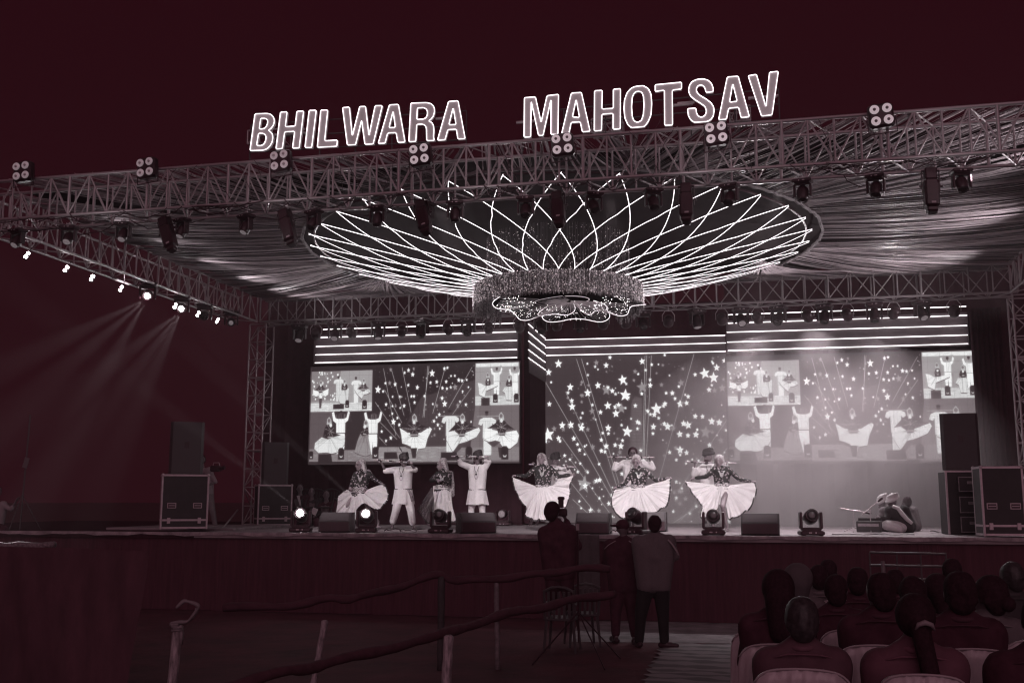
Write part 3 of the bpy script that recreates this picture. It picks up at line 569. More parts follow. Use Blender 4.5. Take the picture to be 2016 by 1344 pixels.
# ------------------------------------------------------------------ canopy
CX, CY, RR = -3.27, 19.08, 4.78
cp = thing('canopy', 'pleated cloth roof radiating from a round opening', 'canopy', (CX, CY, 6.85))
pl = MB(); X0, X1, Yf, Yb = -11.15, 5.5, 13.72, 23.1; NP = 1500; pr = random.Random(5)
def ringp(th, R_): return Vector((CX + R_ * math.cos(th), CY + R_ * math.sin(th), 0))
def outp(th):
    d = Vector((math.cos(th), math.sin(th), 0)); ts = []
    if d.x > 1e-6: ts.append((X1 - CX) / d.x)
    if d.x < -1e-6: ts.append((X0 - CX) / d.x)
    if d.y > 1e-6: ts.append((Yb + .15 - CY) / d.y)
    if d.y < -1e-6: ts.append((Yf - CY) / d.y)
    return Vector((CX, CY, 0)) + d * max(min(ts), RR + .1)
# outer ends spread evenly along the frame, inner ends evenly round the ring, gathered in bunches
per = []
for (a, b) in (((X1, Yf), (X1, Yb)), ((X1, Yb), (X0, Yb)), ((X0, Yb), (X0, Yf)), ((X0, Yf), (X1, Yf))):
    L_ = math.hypot(b[0] - a[0], b[1] - a[1]); m_ = int(L_ * 25)
    for i in range(m_): per.append((a[0] + (b[0] - a[0]) * i / m_, a[1] + (b[1] - a[1]) * i / m_))
per = [p for p in per]
for i, (ox, oy) in enumerate(per):
    th = math.atan2(oy - CY, ox - CX); th2 = th + .10 * math.sin(th * 9 + 1) + .05 * math.sin(th * 23) + pr.gauss(0, .012)
    if pr.random() < .10 + .12 * math.sin(th * 31 + 2 * math.sin(th * 7)): continue
    a = ringp(th2, RR + .02); b = Vector((ox, oy, 0)) + Vector((pr.gauss(0, .03), pr.gauss(0, .03), 0))
    if (b - a).length < .25: b = a + (a - Vector((CX, CY, 0))).normalized() * .35
    d = (b - a); L_ = d.length; sd = Vector((-d.y, d.x, 0)).normalized(); w0 = .004 + .008 * pr.random(); w1 = .006 + .018 * pr.random() ** 1.3; sgn = pr.choice((-1, 1)); dz = pr.uniform(0, .05); rise = .18 if oy < Yf + .05 else 0.
    n = 7; vs = []
    for k in range(n + 1):
        f = k / n; p = a.lerp(b, f); hw = w0 + (w1 - w0) * f; sag = .10 * math.sin(math.pi * f) * (.6 + .8 * pr.random() * .3) * min(1, L_ / 3)
        z = 6.76 + dz - sag + rise * f; tw = sgn * .6 * hw
        vs += [p - sd * hw + Vector((0, 0, z + tw)), p + Vector((0, 0, z - .5 * hw)), p + sd * hw + Vector((0, 0, z - tw))]
    pl.add(vs, [(k * 3 + j, k * 3 + 1 + j, k * 3 + 4 + j, k * 3 + 3 + j) for k in range(n) for j in range(2)])
for (ax_, ay_, bx0, by0, bx1, by1) in ((762, 536, 640, 582, 930, 574), (1497, 516, 1400, 545, 1660, 532)):
    a0 = PZ(ax_, ay_, 6.72)
    for k in range(64):
        f_ = k / 63; a = a0 + Vector((pr.gauss(0, .06), pr.gauss(0, .03), pr.uniform(-.02, .02))); b = PZ(bx0 + (bx1 - bx0) * f_ + pr.gauss(0, 2), by0 + (by1 - by0) * f_, 6.70); d = b - a; sd = Vector((-d.y, d.x, 0)).normalized(); n = 6; vs = []
        for q_ in range(n + 1):
            t_ = q_ / n; p = a.lerp(b, t_) - Vector((0, 0, .07 * math.sin(math.pi * t_))); hw = .004 + .013 * t_; vs += [p - sd * hw, p + sd * hw - Vector((0, 0, hw))]
        pl.add(vs, [(q_ * 2, q_ * 2 + 1, q_ * 2 + 3, q_ * 2 + 2) for q_ in range(n)])
tag(pl.build('pleats', pleat, cp, world=True), kind='stuff')
mb = MB(); n = 96; vs = [(CX + (RR + .05) * math.cos(2 * math.pi * k / n), CY + (RR + .05) * math.sin(2 * math.pi * k / n), z) for z in (6.93, 6.97) for k in range(n)]
mb.add(vs, [tuple(range(n - 1, -1, -1)), tuple(range(n, 2 * n))] + [(k, (k + 1) % n, n + (k + 1) % n, n + k) for k in range(n)]); mb.build('black_disc', mat('black_felt', (.016, .009, .011), .95, .3, 3, spec=.05), cp, world=True)
mb = MB().tube([(CX + (RR + .02 + .012 * math.sin(k * 7)) * math.cos(2 * math.pi * k / 240), CY + (RR + .02) * math.sin(2 * math.pi * k / 240), 6.76 + .015 * math.sin(k * 3.7)) for k in range(240)], .028, 5, closed=True)
mb.build('opening_trim', mat('ruffle', g(.18), .8, .4, 30), cp, world=True)
mb = MB().box(((X0 + X1) / 2, (Yf + Yb) / 2 + .38, 7.0), (X1 - X0 + .3, Yb - Yf - .76, .03)); mb.build('roof_sheet', MATS['black_felt'], cp, world=True)
# ------------------------------------------------------------------ neon cone with glitter drum
ch = thing('neon_chandelier', 'huge inverted cone of neon ropes above a glittering drum', 'chandelier', (CX - .1, CY + .1, 5.4))
ux, uy = CX - .03, CY - .02; NS = 34; r0, r1, z0_, z1_ = 1.50, 4.66, 6.0, 6.72
jr = random.Random(11)
for i in range(NS):
    for sgn in (-1, 1):
        pts = []
        for k in range(19):
            f = k / 18; r_ = r0 + (r1 - r0) * f; th = 2 * math.pi * (i + sgn * 2.0 * f + .5) / NS; z = z0_ + (z1_ - z0_) * f - .08 * math.sin(math.pi * f)
            if sgn > 0: z += .02
            if k in (6, 12) and sgn > 0: th += .006
            pts.append((ux + r_ * math.cos(th), uy + r_ * math.sin(th), z))
        cb_ = math.cos(2 * math.pi * (i + .5) / NS - math.atan2(-uy, -ux)); MB().tube(pts, .0026 + .0032 * min(1, max(0, cb_ * 1.1 + .62)), 5).build('neon_rope', neon, ch, world=True)
for rr_, zz_ in ((r0 + .02, z0_ - .03), (r1 - .1, z1_ + .05)):
    MB().tube([(ux + rr_ * math.cos(2 * math.pi * k / 64), uy + rr_ * math.sin(2 * math.pi * k / 64), zz_) for k in range(64)], .02, 6, closed=True).build('hoop', blk, ch, world=True)
fr = MB(); pr = random.Random(3)
vdir = math.atan2(-uy, -ux)
for lay in range(3):
    for k in range(620):
        dth = (k / 620 - .5) * R(265) + pr.gauss(0, .002); th = vdir + dth
        if pr.random() < .16 + .25 * (math.sin(dth * 37) > .8): continue
        rr_ = r0 + .03 + .025 * lay + pr.gauss(0, .008); L_ = .42 + pr.uniform(-.05, .03) + .12 * max(0, abs(dth) - 1.0) * (math.sin(dth * 40) * .5 + .5)
        p = Vector((ux + rr_ * math.cos(th), uy + rr_ * math.sin(th), z0_ - .01)); q = pr.uniform(0, math.pi); d = Vector((math.cos(q), math.sin(q), 0)) * .006; vs = []
        for j in range(5): vs += [p - d + Vector((pr.gauss(0, .003), 0, -L_ * j / 4)), p + d + Vector((0, pr.gauss(0, .003), -L_ * j / 4))]
        fr.add(vs, [(j * 2, j * 2 + 1, j * 2 + 3, j * 2 + 2) for j in range(4)])
tag(fr.build('tinsel_fringe', tinsel, ch, world=True), kind='stuff')
bd = MB(); bead = [(0, 0, 1), (1, 0, 0), (0, 1, 0), (-1, 0, 0), (0, -1, 0), (0, 0, -1)]; bf = [(0, 1, 2), (0, 2, 3), (0, 3, 4), (0, 4, 1), (5, 2, 1), (5, 3, 2), (5, 4, 3), (5, 1, 4)]
def addbead(mb, p, r_): mb.add([(p[0] + v[0] * r_, p[1] + v[1] * r_, p[2] + v[2] * r_) for v in bead], bf)
for k in range(900):
    th = vdir + pr.uniform(-1.5, 1.5); z = z0_ + .02 + (6.85 - z0_) * pr.random() ** 1.5; addbead(bd, (ux + (r0 - .15) * math.cos(th), uy + (r0 - .15) * math.sin(th), z), pr.choice((.003, .004, .006)))
sb = mat('bright_bead', g(.8), .3, 0, emit=(1, .85, .9), es=1.2)  # beads glow in place of glints from the glitter
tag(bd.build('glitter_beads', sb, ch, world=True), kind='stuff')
st = MB()
for k in range(150):
    th = vdir + pr.uniform(-1.5, 1.5); p = (ux + (r0 - .15) * math.cos(th), uy + (r0 - .15) * math.sin(th)); st.tube([(p[0], p[1], z0_), (p[0], p[1], 6.9)], .002, 3, caps=False)
tag(st.build('bead_strings', mat('string', g(.2), .5), ch, world=True), kind='stuff')
bd = MB()
for k in range(2600):
    dth = (pr.random() - .5) * R(262); th = vdir + dth; z = z0_ - .42 * pr.random(); rr_ = r0 + .1 + pr.random() * .02
    addbead(bd, (ux + rr_ * math.cos(th), uy + rr_ * math.sin(th), z), pr.choice((.004, .005, .007)))
tag(bd.build('tinsel_sparkle', mat('sparkle', g(.9), .2, 0, emit=(1, .86, .9), es=.8), ch, world=True), kind='stuff')  # glowing specks stand for reflections off the tinsel
fl = lambda x, y: (900 + x / 4.8, 520 + y / 4.8)
def smooth(pts, k=4):
    out = []; n = len(pts)
    for i in range(n - 1):
        p0, p1, p2, p3 = pts[max(i - 1, 0)], pts[i], pts[i + 1], pts[min(i + 2, n - 1)]
        for j in range(k):
            t = j / k; out.append(tuple(.5 * ((2 * p1[c]) + (-p0[c] + p2[c]) * t + (2 * p0[c] - 5 * p1[c] + 4 * p2[c] - p3[c]) * t * t + (-p0[c] + 3 * p1[c] - 3 * p2[c] + p3[c]) * t ** 3) for c in range(len(p1))))
    out.append(tuple(pts[-1])); return out
base_ = MB().lathe([(1.18, 5.66), (1.2, 5.67), (1.18, 5.68)], (ux, uy, 0), n=40); base_.build('base_plate', MATS['black_felt'], ch, world=True)
petals = [[(405, 305), (345, 350), (338, 385), (370, 415), (430, 425), (500, 435), (550, 475), (590, 520), (660, 530), (740, 505), (800, 480)],
          [(950, 335), (860, 390), (770, 460), (775, 485), (830, 480), (920, 472), (1040, 478), (1100, 450), (1115, 410), (1090, 350)],
          [(1105, 345), (1150, 390), (1180, 440), (1240, 475), (1270, 470), (1310, 440), (1400, 435), (1425, 415), (1380, 375), (1290, 345)],
          [(805, 490), (815, 520), (870, 545), (970, 540), (1080, 518), (1200, 520), (1330, 545), (1400, 535), (1440, 500), (1435, 460), (1420, 440)],
          [(1425, 445), (1500, 480), (1560, 488), (1610, 470), (1630, 420), (1660, 395), (1785, 380)],
          [(995, 300), (860, 320), (740, 350), (665, 405), (690, 430), (665, 460)]]
ZF = 5.58
pc = PZ(*fl(1070, 325), ZF)
for i, pp in enumerate(petals):
    q = [fl(*p) for p in pp]; w3 = [PZ(x, y, ZF - .012 * i) for x, y in smooth(q, 5)]
    MB().tube(w3, .0065 if i < 5 else .004, 5).build('petal_outline', neon_soft if i < 5 else mat('dim_neon', g(.7), .5, 0, emit=(1, .85, .9), es=.5), ch, world=True)
    f_ = MB(); n = len(w3); f_.add([pc + Vector((0, 0, .05 - .012 * i))] + [p + Vector((0, 0, .02)) for p in w3], [(0, j + 1, j + 2) for j in range(n - 1)])
    f_.build('petal', mat('petal_net', g(.004), .5, .3, 20, spec=0), ch, world=True)
    rb_ = MB()
    for j in range(0, n, 2): 
        a = pc.lerp(w3[j], .12) - Vector((0, 0, .03)); b = pc.lerp(w3[j], .93) - Vector((0, 0, .015)); rb_.tube([a, b], .0035, 3, caps=False)
    tag(rb_.build('filaments', mat('filament', g(.5), .3, 0, emit=(1, .82, .88), es=.10), ch, world=True), kind='stuff')
dt = MB()
for (cx_, cy_, sx_, sy_, n_) in ((570, 410, 200, 110, 95), (1100, 490, 330, 50, 40), (1480, 390, 200, 90, 80), (900, 430, 150, 50, 30), (1260, 410, 120, 50, 25)):
    for k in range(n_):
        a = pr.uniform(0, 6.28); q = math.sqrt(pr.random()); x, y = cx_ + sx_ * q * math.cos(a), cy_ + sy_ * q * math.sin(a)
        if y > 545 or y < 285 or (x < 560 and y > 430 + (x - 400) * .25 + 10): continue
        addbead(dt, PZ(*fl(x, y), ZF - .05), .0075)
tag(dt.build('petal_lights', mat('dot_light', g(.8), .4, 0, emit=(1, .92, .95), es=3.5), ch, world=True), kind='stuff')
MB().tube([pc + Vector((.34 * math.cos(a * .2618), .34 * math.sin(a * .2618), -.02)) for a in range(24)], .006, 5, closed=True).build('hub_ring', MATS['dim_neon'], ch, world=True)
# ------------------------------------------------------------------ words on the roof
def T(pts, sc, ox, oy): return [(ox + x / sc, oy + y / sc) for x, y in pts]
Z1 = (9.1636, 480, 190); Z2 = (7.4667, 660, 190); Z3 = (7.2, 1010, 150); Z4 = (7.2, 1270, 130)
LET = {
 0: [('B', Z1, [[(220,330),(440,322),(500,335),(550,380),(572,450),(560,520),(530,570),(495,605),(460,628),(500,650),(535,695),(543,760),(530,840),(490,910),(440,960),(370,985),(130,992)], [(325,410),(410,413),(445,440),(450,480),(435,540),(400,585),(360,600),(297,603)], [(285,680),(360,680),(405,705),(422,750),(410,820),(380,875),(340,900),(250,900)]]),
     ('H', Z1, [[(680,298),(800,293),(768,562),(945,548),(975,285),(1098,278),(1018,945),(895,950),(935,645),(755,655),(715,955),(598,965)]]),
     ('I', Z1, [[(1195,268),(1325,265),(1242,937),(1120,938)]]),
     ('L', Z1, [[(1405,262),(1532,260),(1475,815),(1705,800),(1695,915),(1342,935)]]),
     ('W', Z2, [[(120,178),(222,170),(263,592),(372,162),(458,160),(508,590),(598,150),(705,148),(570,712),(448,718),(400,362),(312,722),(190,728)]]),
     ('A', Z2, [[(808,138),(940,130),(1038,685),(932,690),(905,545),(782,552),(745,700),(642,705)], [(862,230),(895,468),(802,472)]]),
     ('R', Z2, [[(1122,112),(1350,105),(1420,120),(1462,165),(1472,230),(1455,300),(1420,350),(1380,375),(1430,395),(1455,440),(1462,520),(1455,610),(1470,660),(1355,665),(1350,480),(1330,435),(1280,420),(1210,425),(1195,675),(1092,680)], [(1218,185),(1310,178),(1355,205),(1368,255),(1355,315),(1315,345),(1210,352)]]),
     ('A', Z2, [[(1675,88),(1815,78),(1920,635),(1812,640),(1790,495),(1665,502),(1625,652),(1512,657)], [(1743,180),(1785,425),(1680,430)]])],
 1: [('M', Z3, [[(168,320),(325,308),(405,668),(488,292),(652,272),(643,838),(542,840),(545,345),(432,855),(368,855),(265,372),(258,875),(162,880)]]),
     ('A', Z3, [[(832,255),(975,245),(1098,795),(988,805),(958,662),(830,670),(800,820),(695,828)], [(900,345),(948,600),(848,592)]]),
     ('H', Z3, [[(1160,222),(1270,215),(1265,480),(1425,470),(1425,200),(1528,192),(1525,762),(1422,768),(1422,542),(1265,555),(1260,785),(1155,792)]]),
     ('O', Z3, [[(1740,160),(1850,150),(1920,190),(1960,270),(1970,400),(1960,560),(1920,660),(1865,730),(1680,745),(1630,700),(1590,610),(1575,470),(1585,350),(1620,250),(1680,185)], [(1770,228),(1825,240),(1852,300),(1860,420),(1850,560),(1825,640),(1770,670),(1720,650),(1695,590),(1685,450),(1695,310),(1725,250)]]),
     ('T', Z4, [[(145,282),(520,245),(520,342),(388,358),(393,850),(280,858),(275,358),(145,378)]]),
     ('S', Z4, [[(970,380),(865,392),(850,330),(825,295),(790,285),(750,297),(727,340),(735,385),(775,430),(870,485),(940,540),(975,600),(980,650),(970,720),(935,775),(885,802),(700,815),(650,780),(615,720),(602,620),(722,610),(730,680),(755,725),(800,742),(840,725),(865,690),(868,640),(850,590),(790,545),(700,490),(640,435),(617,370),(630,290),(670,235),(740,205),(820,198),(890,215),(940,260),(965,320)]]),
     ('A', Z4, [[(1165,172),(1320,160),(1480,735),(1360,748),(1325,600),(1185,615),(1155,770),(1042,778)], [(1243,265),(1305,515),(1198,528)]]),
     ('V', Z4, [[(1460,155),(1578,135),(1713,595),(1762,105),(1888,92),(1800,708),(1650,725)]])]}
YSG = 13.35
def filled(name, loops, depth, m, parent, y):
    cu = bpy.data.curves.new(name, 'CURVE'); cu.dimensions = '2D'; cu.fill_mode = 'BOTH'; cu.extrude = depth / 2
    for lp in loops:
        sp = cu.splines.new('POLY'); sp.points.add(len(lp) - 1); sp.use_cyclic_u = True
        for i, p in enumerate(lp): sp.points[i].co = (p.x, p.z, 0, 1)
    tmp = bpy.data.objects.new('tmp', cu); COL.objects.link(tmp)
    me = bpy.data.meshes.new_from_object(tmp.evaluated_get(bpy.context.evaluated_depsgraph_get())); bpy.data.objects.remove(tmp); bpy.data.curves.remove(cu)
    L0 = wloc(parent)
    for v in me.vertices: v.co = Vector((v.co.x, y - v.co.z, v.co.y)) - L0
    me.materials.clear(); me.materials.append(m); me.name = name
    o = bpy.data.objects.new(name, me); COL.objects.link(o); o.parent = parent; return o
for wi, lab in ((0, 'neon-outlined letters reading BHILWARA standing on the front roof truss'), (1, 'neon-outlined letters reading MAHOTSAV standing on the front roof truss')):
    sg = thing('word_sign', lab, 'sign', P((700, 1280)[wi], (290, 260)[wi], YSG))
    for ch_, z, loops in LET[wi]:
        w3 = [[P(x, y, YSG) for x, y in T(lp, *z)] for lp in loops]
        fo = filled('letter', w3, .05, letterf, sg, YSG); fo['label'] = 'letter ' + ch_
        for lp in w3:
            pts = []
            for i in range(len(lp)):
                a, b, c = lp[i - 1], lp[i], lp[(i + 1) % len(lp)]; q = min(.012, (a - b).length * .3, (c - b).length * .3)
                pts += [b + (a - b).normalized() * q, b + (c - b).normalized() * q]
            MB().tube([p + Vector((0, -.035, 0)) for p in pts], .0056, 6, closed=True).build('neon_outline', neon, fo, world=True)
    # steel frame carrying the letters
    xa, xb = ((492, 918), (1030, 1535))[wi]; ya, yb = ((300, 275), (280, 235))[wi]
    A = P(xa, ya, 13.45); B = P(xb, yb, 13.45); up = Vector((0, 0, .42))
    fm = mat('sign_frame', g(.06), .5, .2)
    for k in (0, .5, 1): bar(A + up * k, B + up * k, .010, 'frame_rail', fm, sg, 6)
    for k in range(7): bar(A.lerp(B, k / 6) - Vector((0, 0, .12)), A.lerp(B, k / 6) + up, .010, 'frame_post', fm, sg, 6)
    ra = random.Random(wi + 4); lim = alu
    for k in range(4):
        f = ra.random(); c = A.lerp(B, f) + up * (.55 + .3 * ra.random()); d = (B - A).normalized() * (.1 + .1 * ra.random()); bar(c - d, c + d, .022, 'strut', alu, sg, 6)
    for k in range(5):
        f = ra.random(); c = A.lerp(B, f) + up * ra.random() + Vector((0, -.02, 0)); pts = [c + Vector((.1 * math.sin(j * .7 + k) * j / 5, 0, -.05 * j + .03 * math.sin(j))) for j in range(7)]
        MB().tube(pts, .003, 4).build('wire', blk, sg, smooth=True, world=True)
# small ground-support trusses under the words
for px0, px1, y, lb in ((487, 560, 283, 'short truss stub carrying the left end of the first word'), (1165, 1225, 262, 'short truss stub under the second word, left one'), (1437, 1478, 240, 'short truss stub under the last letters of the second word')):
    A = P(px0, y, 13.55); B = P(px1, y - 4, 13.55); truss(lb, A, B, 3, w=.22, h=.2, r=.014, rb=.008, name='truss_stub')
# ------------------------------------------------------------------ lamps
def ry(a): return Matrix.Rotation(a, 3, 'Y')
def rx(a): return Matrix.Rotation(a, 3, 'X')
# moving head: z = 0 at its base plate, faces -Y
mh_base = MB().box((0, 0, .045), (.40, .30, .075), bev=.03).box((0, 0, .085), (.30, .24, .03), bev=.02).box((-.1, -.151, .05), (.06, .004, .025)).mesh('base', blk)
mh_foot = MB().box((-.14, -.08, .006), (.06, .06, .012)).box((.14, -.08, .006), (.06, .06, .012)).mesh('foot', blk)
mh_panel2 = MB().box((-.04, -.153, .05), (.05, .003, .022)).mesh('display', alu2)
mh_panel = MB().box((.05, -.153, .05), (.022, .003, .022)).mesh('panel_light', alu2)
mh_yoke = MB().box((0, 0, .115), (.34, .13, .04), bev=.015).box((-.165, 0, .25), (.045, .14, .28), bev=.02).box((.165, 0, .25), (.045, .14, .28), bev=.02).mesh('yoke', blk)
_pf = [(.02, -.16), (.075, -.155), (.105, -.11), (.118, -.03), (.118, .06), (.112, .13), (.104, .155), (.095, .16)]
mh_head = MB().lathe(_pf, rot=rx(math.pi / 2), n=18).box((0, .05, .0), (.23, .14, .12), bev=.03).mesh('lamp_head', blk, True)
mh_ring = MB().tube([(.1 * math.cos(a * .2856), -.16, .1 * math.sin(a * .2856)) for a in range(22)], .008, 5, closed=True).mesh('bezel', blk, True)
lens_pf = [(.088, 0), (.08, .012), (.055, .022), (.02, .027)]
mh_lens = {}
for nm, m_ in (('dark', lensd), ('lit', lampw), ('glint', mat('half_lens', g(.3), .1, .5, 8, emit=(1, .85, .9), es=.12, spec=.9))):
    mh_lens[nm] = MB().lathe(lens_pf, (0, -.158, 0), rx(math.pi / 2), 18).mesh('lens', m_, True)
mh_clip = MB().box((0, -.02, -.02), (.12, .05, .05)).tube([(0, 0, -.01), (0, 0, -.09)], .02, 6).tube([(.07, 0, -.01), (.07, 0, -.08)], .012, 6).mesh('clamp', alu)
def moving_head(label, loc, pan=0, tilt=0, lens='dark', hang=False, group=None, sc=1.0, name='moving_head_lamp'):
    t = thing(name, label, 'stage lamp', loc, 0, group)
    t.rotation_euler = (math.pi if hang else 0, 0, pan); t.scale = (sc,) * 3
    if hang: t.rotation_euler = (0, math.pi, pan)
    b = place(mh_base, t, 'base'); place(mh_panel2, b, 'display'); place(mh_panel, b, 'button')
    if hang: place(mh_clip, t, 'clamp')
    else: place(mh_foot, b, 'foot')
    y = place(mh_yoke, t, 'yoke'); h = place(mh_head, t, 'lamp_head', (0, 0, .30), (tilt, 0, 0)); place(mh_ring, h, 'bezel'); l_ = place(mh_lens[lens], h, 'lens')
    if lens == 'lit': l_.scale = (.78, 1, .78)
    return t
# floor row along the stage edge
fl_heads = [(592, 1049, 'lit', .25, R(-18), 'dazzling lit moving head lamp on the stage edge, beside the bystanders'), (722, 1048, 'lit', .2, R(-16), 'dazzling lit moving head lamp at the feet of the leftmost woman dancer'),
            (867, 1047, 'dark', 0, R(-10), 'unlit moving head lamp before the dancer in the draped layered skirt'), (1253, 1049, 'dark', R(-25), R(-25), 'unlit moving head lamp behind the two standing onlookers'),
            (1405, 1050, 'dark', 0, R(-12), 'unlit moving head lamp in front of the rightmost skirt dancer'), (1597, 1051, 'dark', R(8), R(-15), 'unlit moving head lamp alone in the smoke right of the wedge speakers')]
for (px, py, ln, pan, tilt, lb) in fl_heads:
    p = P(px, py, 18.32); p.z = HS + .004
    q = moving_head(lb, p, pan, tilt, ln, sc=1.0)
for (px, lb) in ((990, 'small dim moving head lamp on the floor by the left screen wall'), (1762, 'small dim moving head lamp on the floor behind the seated musician')):
    p = P(px, 1030, 24.0); p.z = HS + .004; moving_head(lb, p, 0, 0, 'glint', sc=.9)
for (px, py, lb) in ((0, 0, ''),): pass
# front truss hanging heads
hx = [40, 140, 247, 362, 487, 620, 745, 840, 897, 1035, 1168, 1285, 1435, 1578, 1722, 1890]
for i, px in enumerate(hx):
    p = P(px, 398 - px * .045, 13.5); p.z = 6.10
    moving_head(ORD[i] + ' dark moving head lamp under the front truss, counted from the left', p, R(rnd.uniform(-30, 30)) + math.pi * 0, R(-rnd.uniform(50, 80)), 'glint' if px < 520 else 'dark', hang=True, group='moving head lamps under the front truss', sc=.62)
# profile lamps
pr_body = MB().box((0, 0, -.33), (.20, .22, .44), bev=.03).box((0, 0, -.02), (.17, .19, .2), bev=.02).box((0, .0, -.58), (.15, .16, .08), bev=.02).mesh('lamp_body', blk)
pr_yoke = MB().box((-.12, 0, -.12), (.012, .05, .34)).box((.12, 0, -.12), (.012, .05, .34)).box((0, 0, .05), (.25, .05, .012)).mesh('yoke', blk)
pr_tag = MB().box((.01, -.112, -.5), (.06, .003, .03)).mesh('sticker', mat('pale_sticker', g(.45), .6, .05)); pr_knob = MB().tube([(.12, 0, -.2), (.16, 0, -.2)], .018, 8).mesh('knob', blk); pr_knob2 = MB().tube([(-.12, 0, -.2), (-.16, 0, -.2)], .018, 8).mesh('knob', blk)
for i, (px, ax, ay) in enumerate(((335, 12, 24), (570, 12, 20), (838, 25, 18), (1105, 28, 8), (1358, 20, 0), (1838, 10, -2))):
    p = P(px - 8, 400 - px * .042, 13.35); p.z = 6.02
    t = thing('profile_lamp', ORD[i] + ' long black lamp body slung under the front truss, counted from the left', 'stage lamp', p, 0, 'long lamps slung under the front truss'); t.rotation_euler = (R(-ax), R(-ay), 0); t.scale = (.85,) * 3
    place(pr_body, t, 'lamp_body'); y = place(pr_yoke, t, 'yoke'); place(pr_knob, y, 'knob'); place(pr_knob2, y, 'knob'); place(pr_tag, t, 'sticker')
# four-cell blinders
bl_box = MB().box((0, .05, 0), (.30, .14, .31), bev=.03).mesh('housing', blk); bl_br = MB().tube([(-.17, .04, -.02), (-.17, .04, -.22), (.17, .04, -.22), (.17, .04, -.02)], .009, 5).mesh('bracket', blk)
bl_cup = MB().lathe([(.058, 0), (.058, .012), (.05, .018), (.02, .012)], rot=rx(math.pi / 2), n=18)
cups = [bl_cup.mesh('lamp_cell', m_, True) for m_ in (lampdd, lampd)]; bl_core = [MB().lathe([(.019, .0), (.019, .012), (.008, .016)], (0, -.010, 0), rx(math.pi / 2), 10).mesh('bulb', m_, True) for m_ in (mat('bulb_dim', g(.5), .3, .4, 40), mat('bulb_grey', g(.25), .3, .2, 40))]
bl_px = [(43, 337), (287, 330), (551, 316), (826, 304), (1107, 284), (1410, 262), (1735, 227)]
for i, (px, py) in enumerate(bl_px):
    t = thing('blinder_lamp', ORD[i] + ' four-lamp blinder on the front truss, counted from the left', 'stage lamp', P(px, py, 13.05), R(rnd.uniform(-4, 4)), 'four-lamp blinders along the front truss'); t.rotation_euler[1] = R(-5)
    place(bl_box, t, 'housing'); place(bl_br, t, 'bracket')
    for dx in (-1, 1):
        for dz in (-1, 1):
            c = place(cups[1 if i >= 3 else 0], t, 'lamp_cell', (dx * .075, -.022, dz * .075)); place(bl_core[1 if i >= 3 else 0], c, 'bulb')
# rear truss: alternating heads and LED pars
par_can = MB().lathe([(.05, .12), (.09, .09), (.098, -.02), (.098, -.07)], rot=rx(math.pi / 2), n=16).mesh('can', blk, True)
par_yk = MB().tube([(-.115, 0, -.0), (-.115, 0, .12), (-.06, 0, .2), (.06, 0, .2), (.115, 0, .12), (.115, 0, 0)], .009, 5).tube([(0, 0, .2), (0, 0, .3)], .012, 6).mesh('yoke', alu)
mbd = MB(); mbl = MB()
for a in range(-4, 5):
    for b in range(-4, 5):
        if a * a + b * b < 17: mbl.lathe([(.008, 0), (.006, .006)], (a * .0195, -.075, b * .0195), rx(math.pi / 2), 6)
par_face = MB().lathe([(.09, .0), (.088, .003)], (0, -.071, 0), rx(math.pi / 2), 16).mesh('face', mat('par_face', g(.09), .4, .2, 20)); par_leds = [mbl.mesh('led_cluster', m_) for m_ in (mat('led_off', g(.2), .3, .2), mat('led_on', g(.8), .3, 0, emit=(1, .9, .94), es=1.2))]
par_lit = MB().lathe([(.088, .0), (.07, .012), (.01, .014)], (0, -.073, 0), rx(math.pi / 2), 16).mesh('led_cluster', lampw, True)
def par(label, loc, pan, tilt, st, group, sc=1.):
    t = thing('par_lamp', label, 'stage lamp', loc, pan, group); t.scale = (sc,) * 3
    place(par_yk, t, 'yoke'); c = place(par_can, t, 'can', (0, 0, 0), (tilt, 0, 0)); place(par_face, c, 'face'); place(par_lit if st == 2 else par_leds[st], c, 'led_cluster'); return t
rx_ = [(590, 'h'), (622, 'P'), (660, 'h'), (692, 'P'), (745, 'h'), (791, 'p'), (832, 'h'), (882, 'p'), (922, 'h'), (962, 'p'), (1022, 'p'), (1065, 'h'), (1096, 'p'), (1142, 'h'), (1188, 'p'), (1232, 'p'), (1266, 'h'), (1316, 'p'), (1371, 'h'), (1421, 'p'), (1458, 'h'), (1492, 'p'), (1532, 'h'), (1590, 'p'), (1622, 'h'), (1668, 'p'), (1720, 'h'), (1760, 'p'), (1813, 'h'), (1878, 'p')]
ih = ip = 0
for (px, k) in rx_:
    yb = 632 - (px - 540) * .0405
    if k == 'h':
        p = P(px, yb + 2, 22.7); p.z = 6.12
        moving_head(ORD[ih] + ' moving head lamp hanging under the rear truss, counted from the left', p, R(rnd.uniform(-35, 35)), R(-rnd.uniform(45, 85)), 'glint' if rnd.random() < .6 else 'dark', True, 'moving head lamps under the rear truss', .88); ih += 1
    else:
        p = P(px, yb + 28, 22.6); p.z = 5.86; par(('glowing ' if k == 'P' else '') + ORD[ip] + ' round LED lamp under the rear truss, counted from the left', p, R(rnd.uniform(-25, 25)), R(-25), 1 if k == 'P' else 0, 'round LED lamps under the rear truss', 1.15); ip += 1
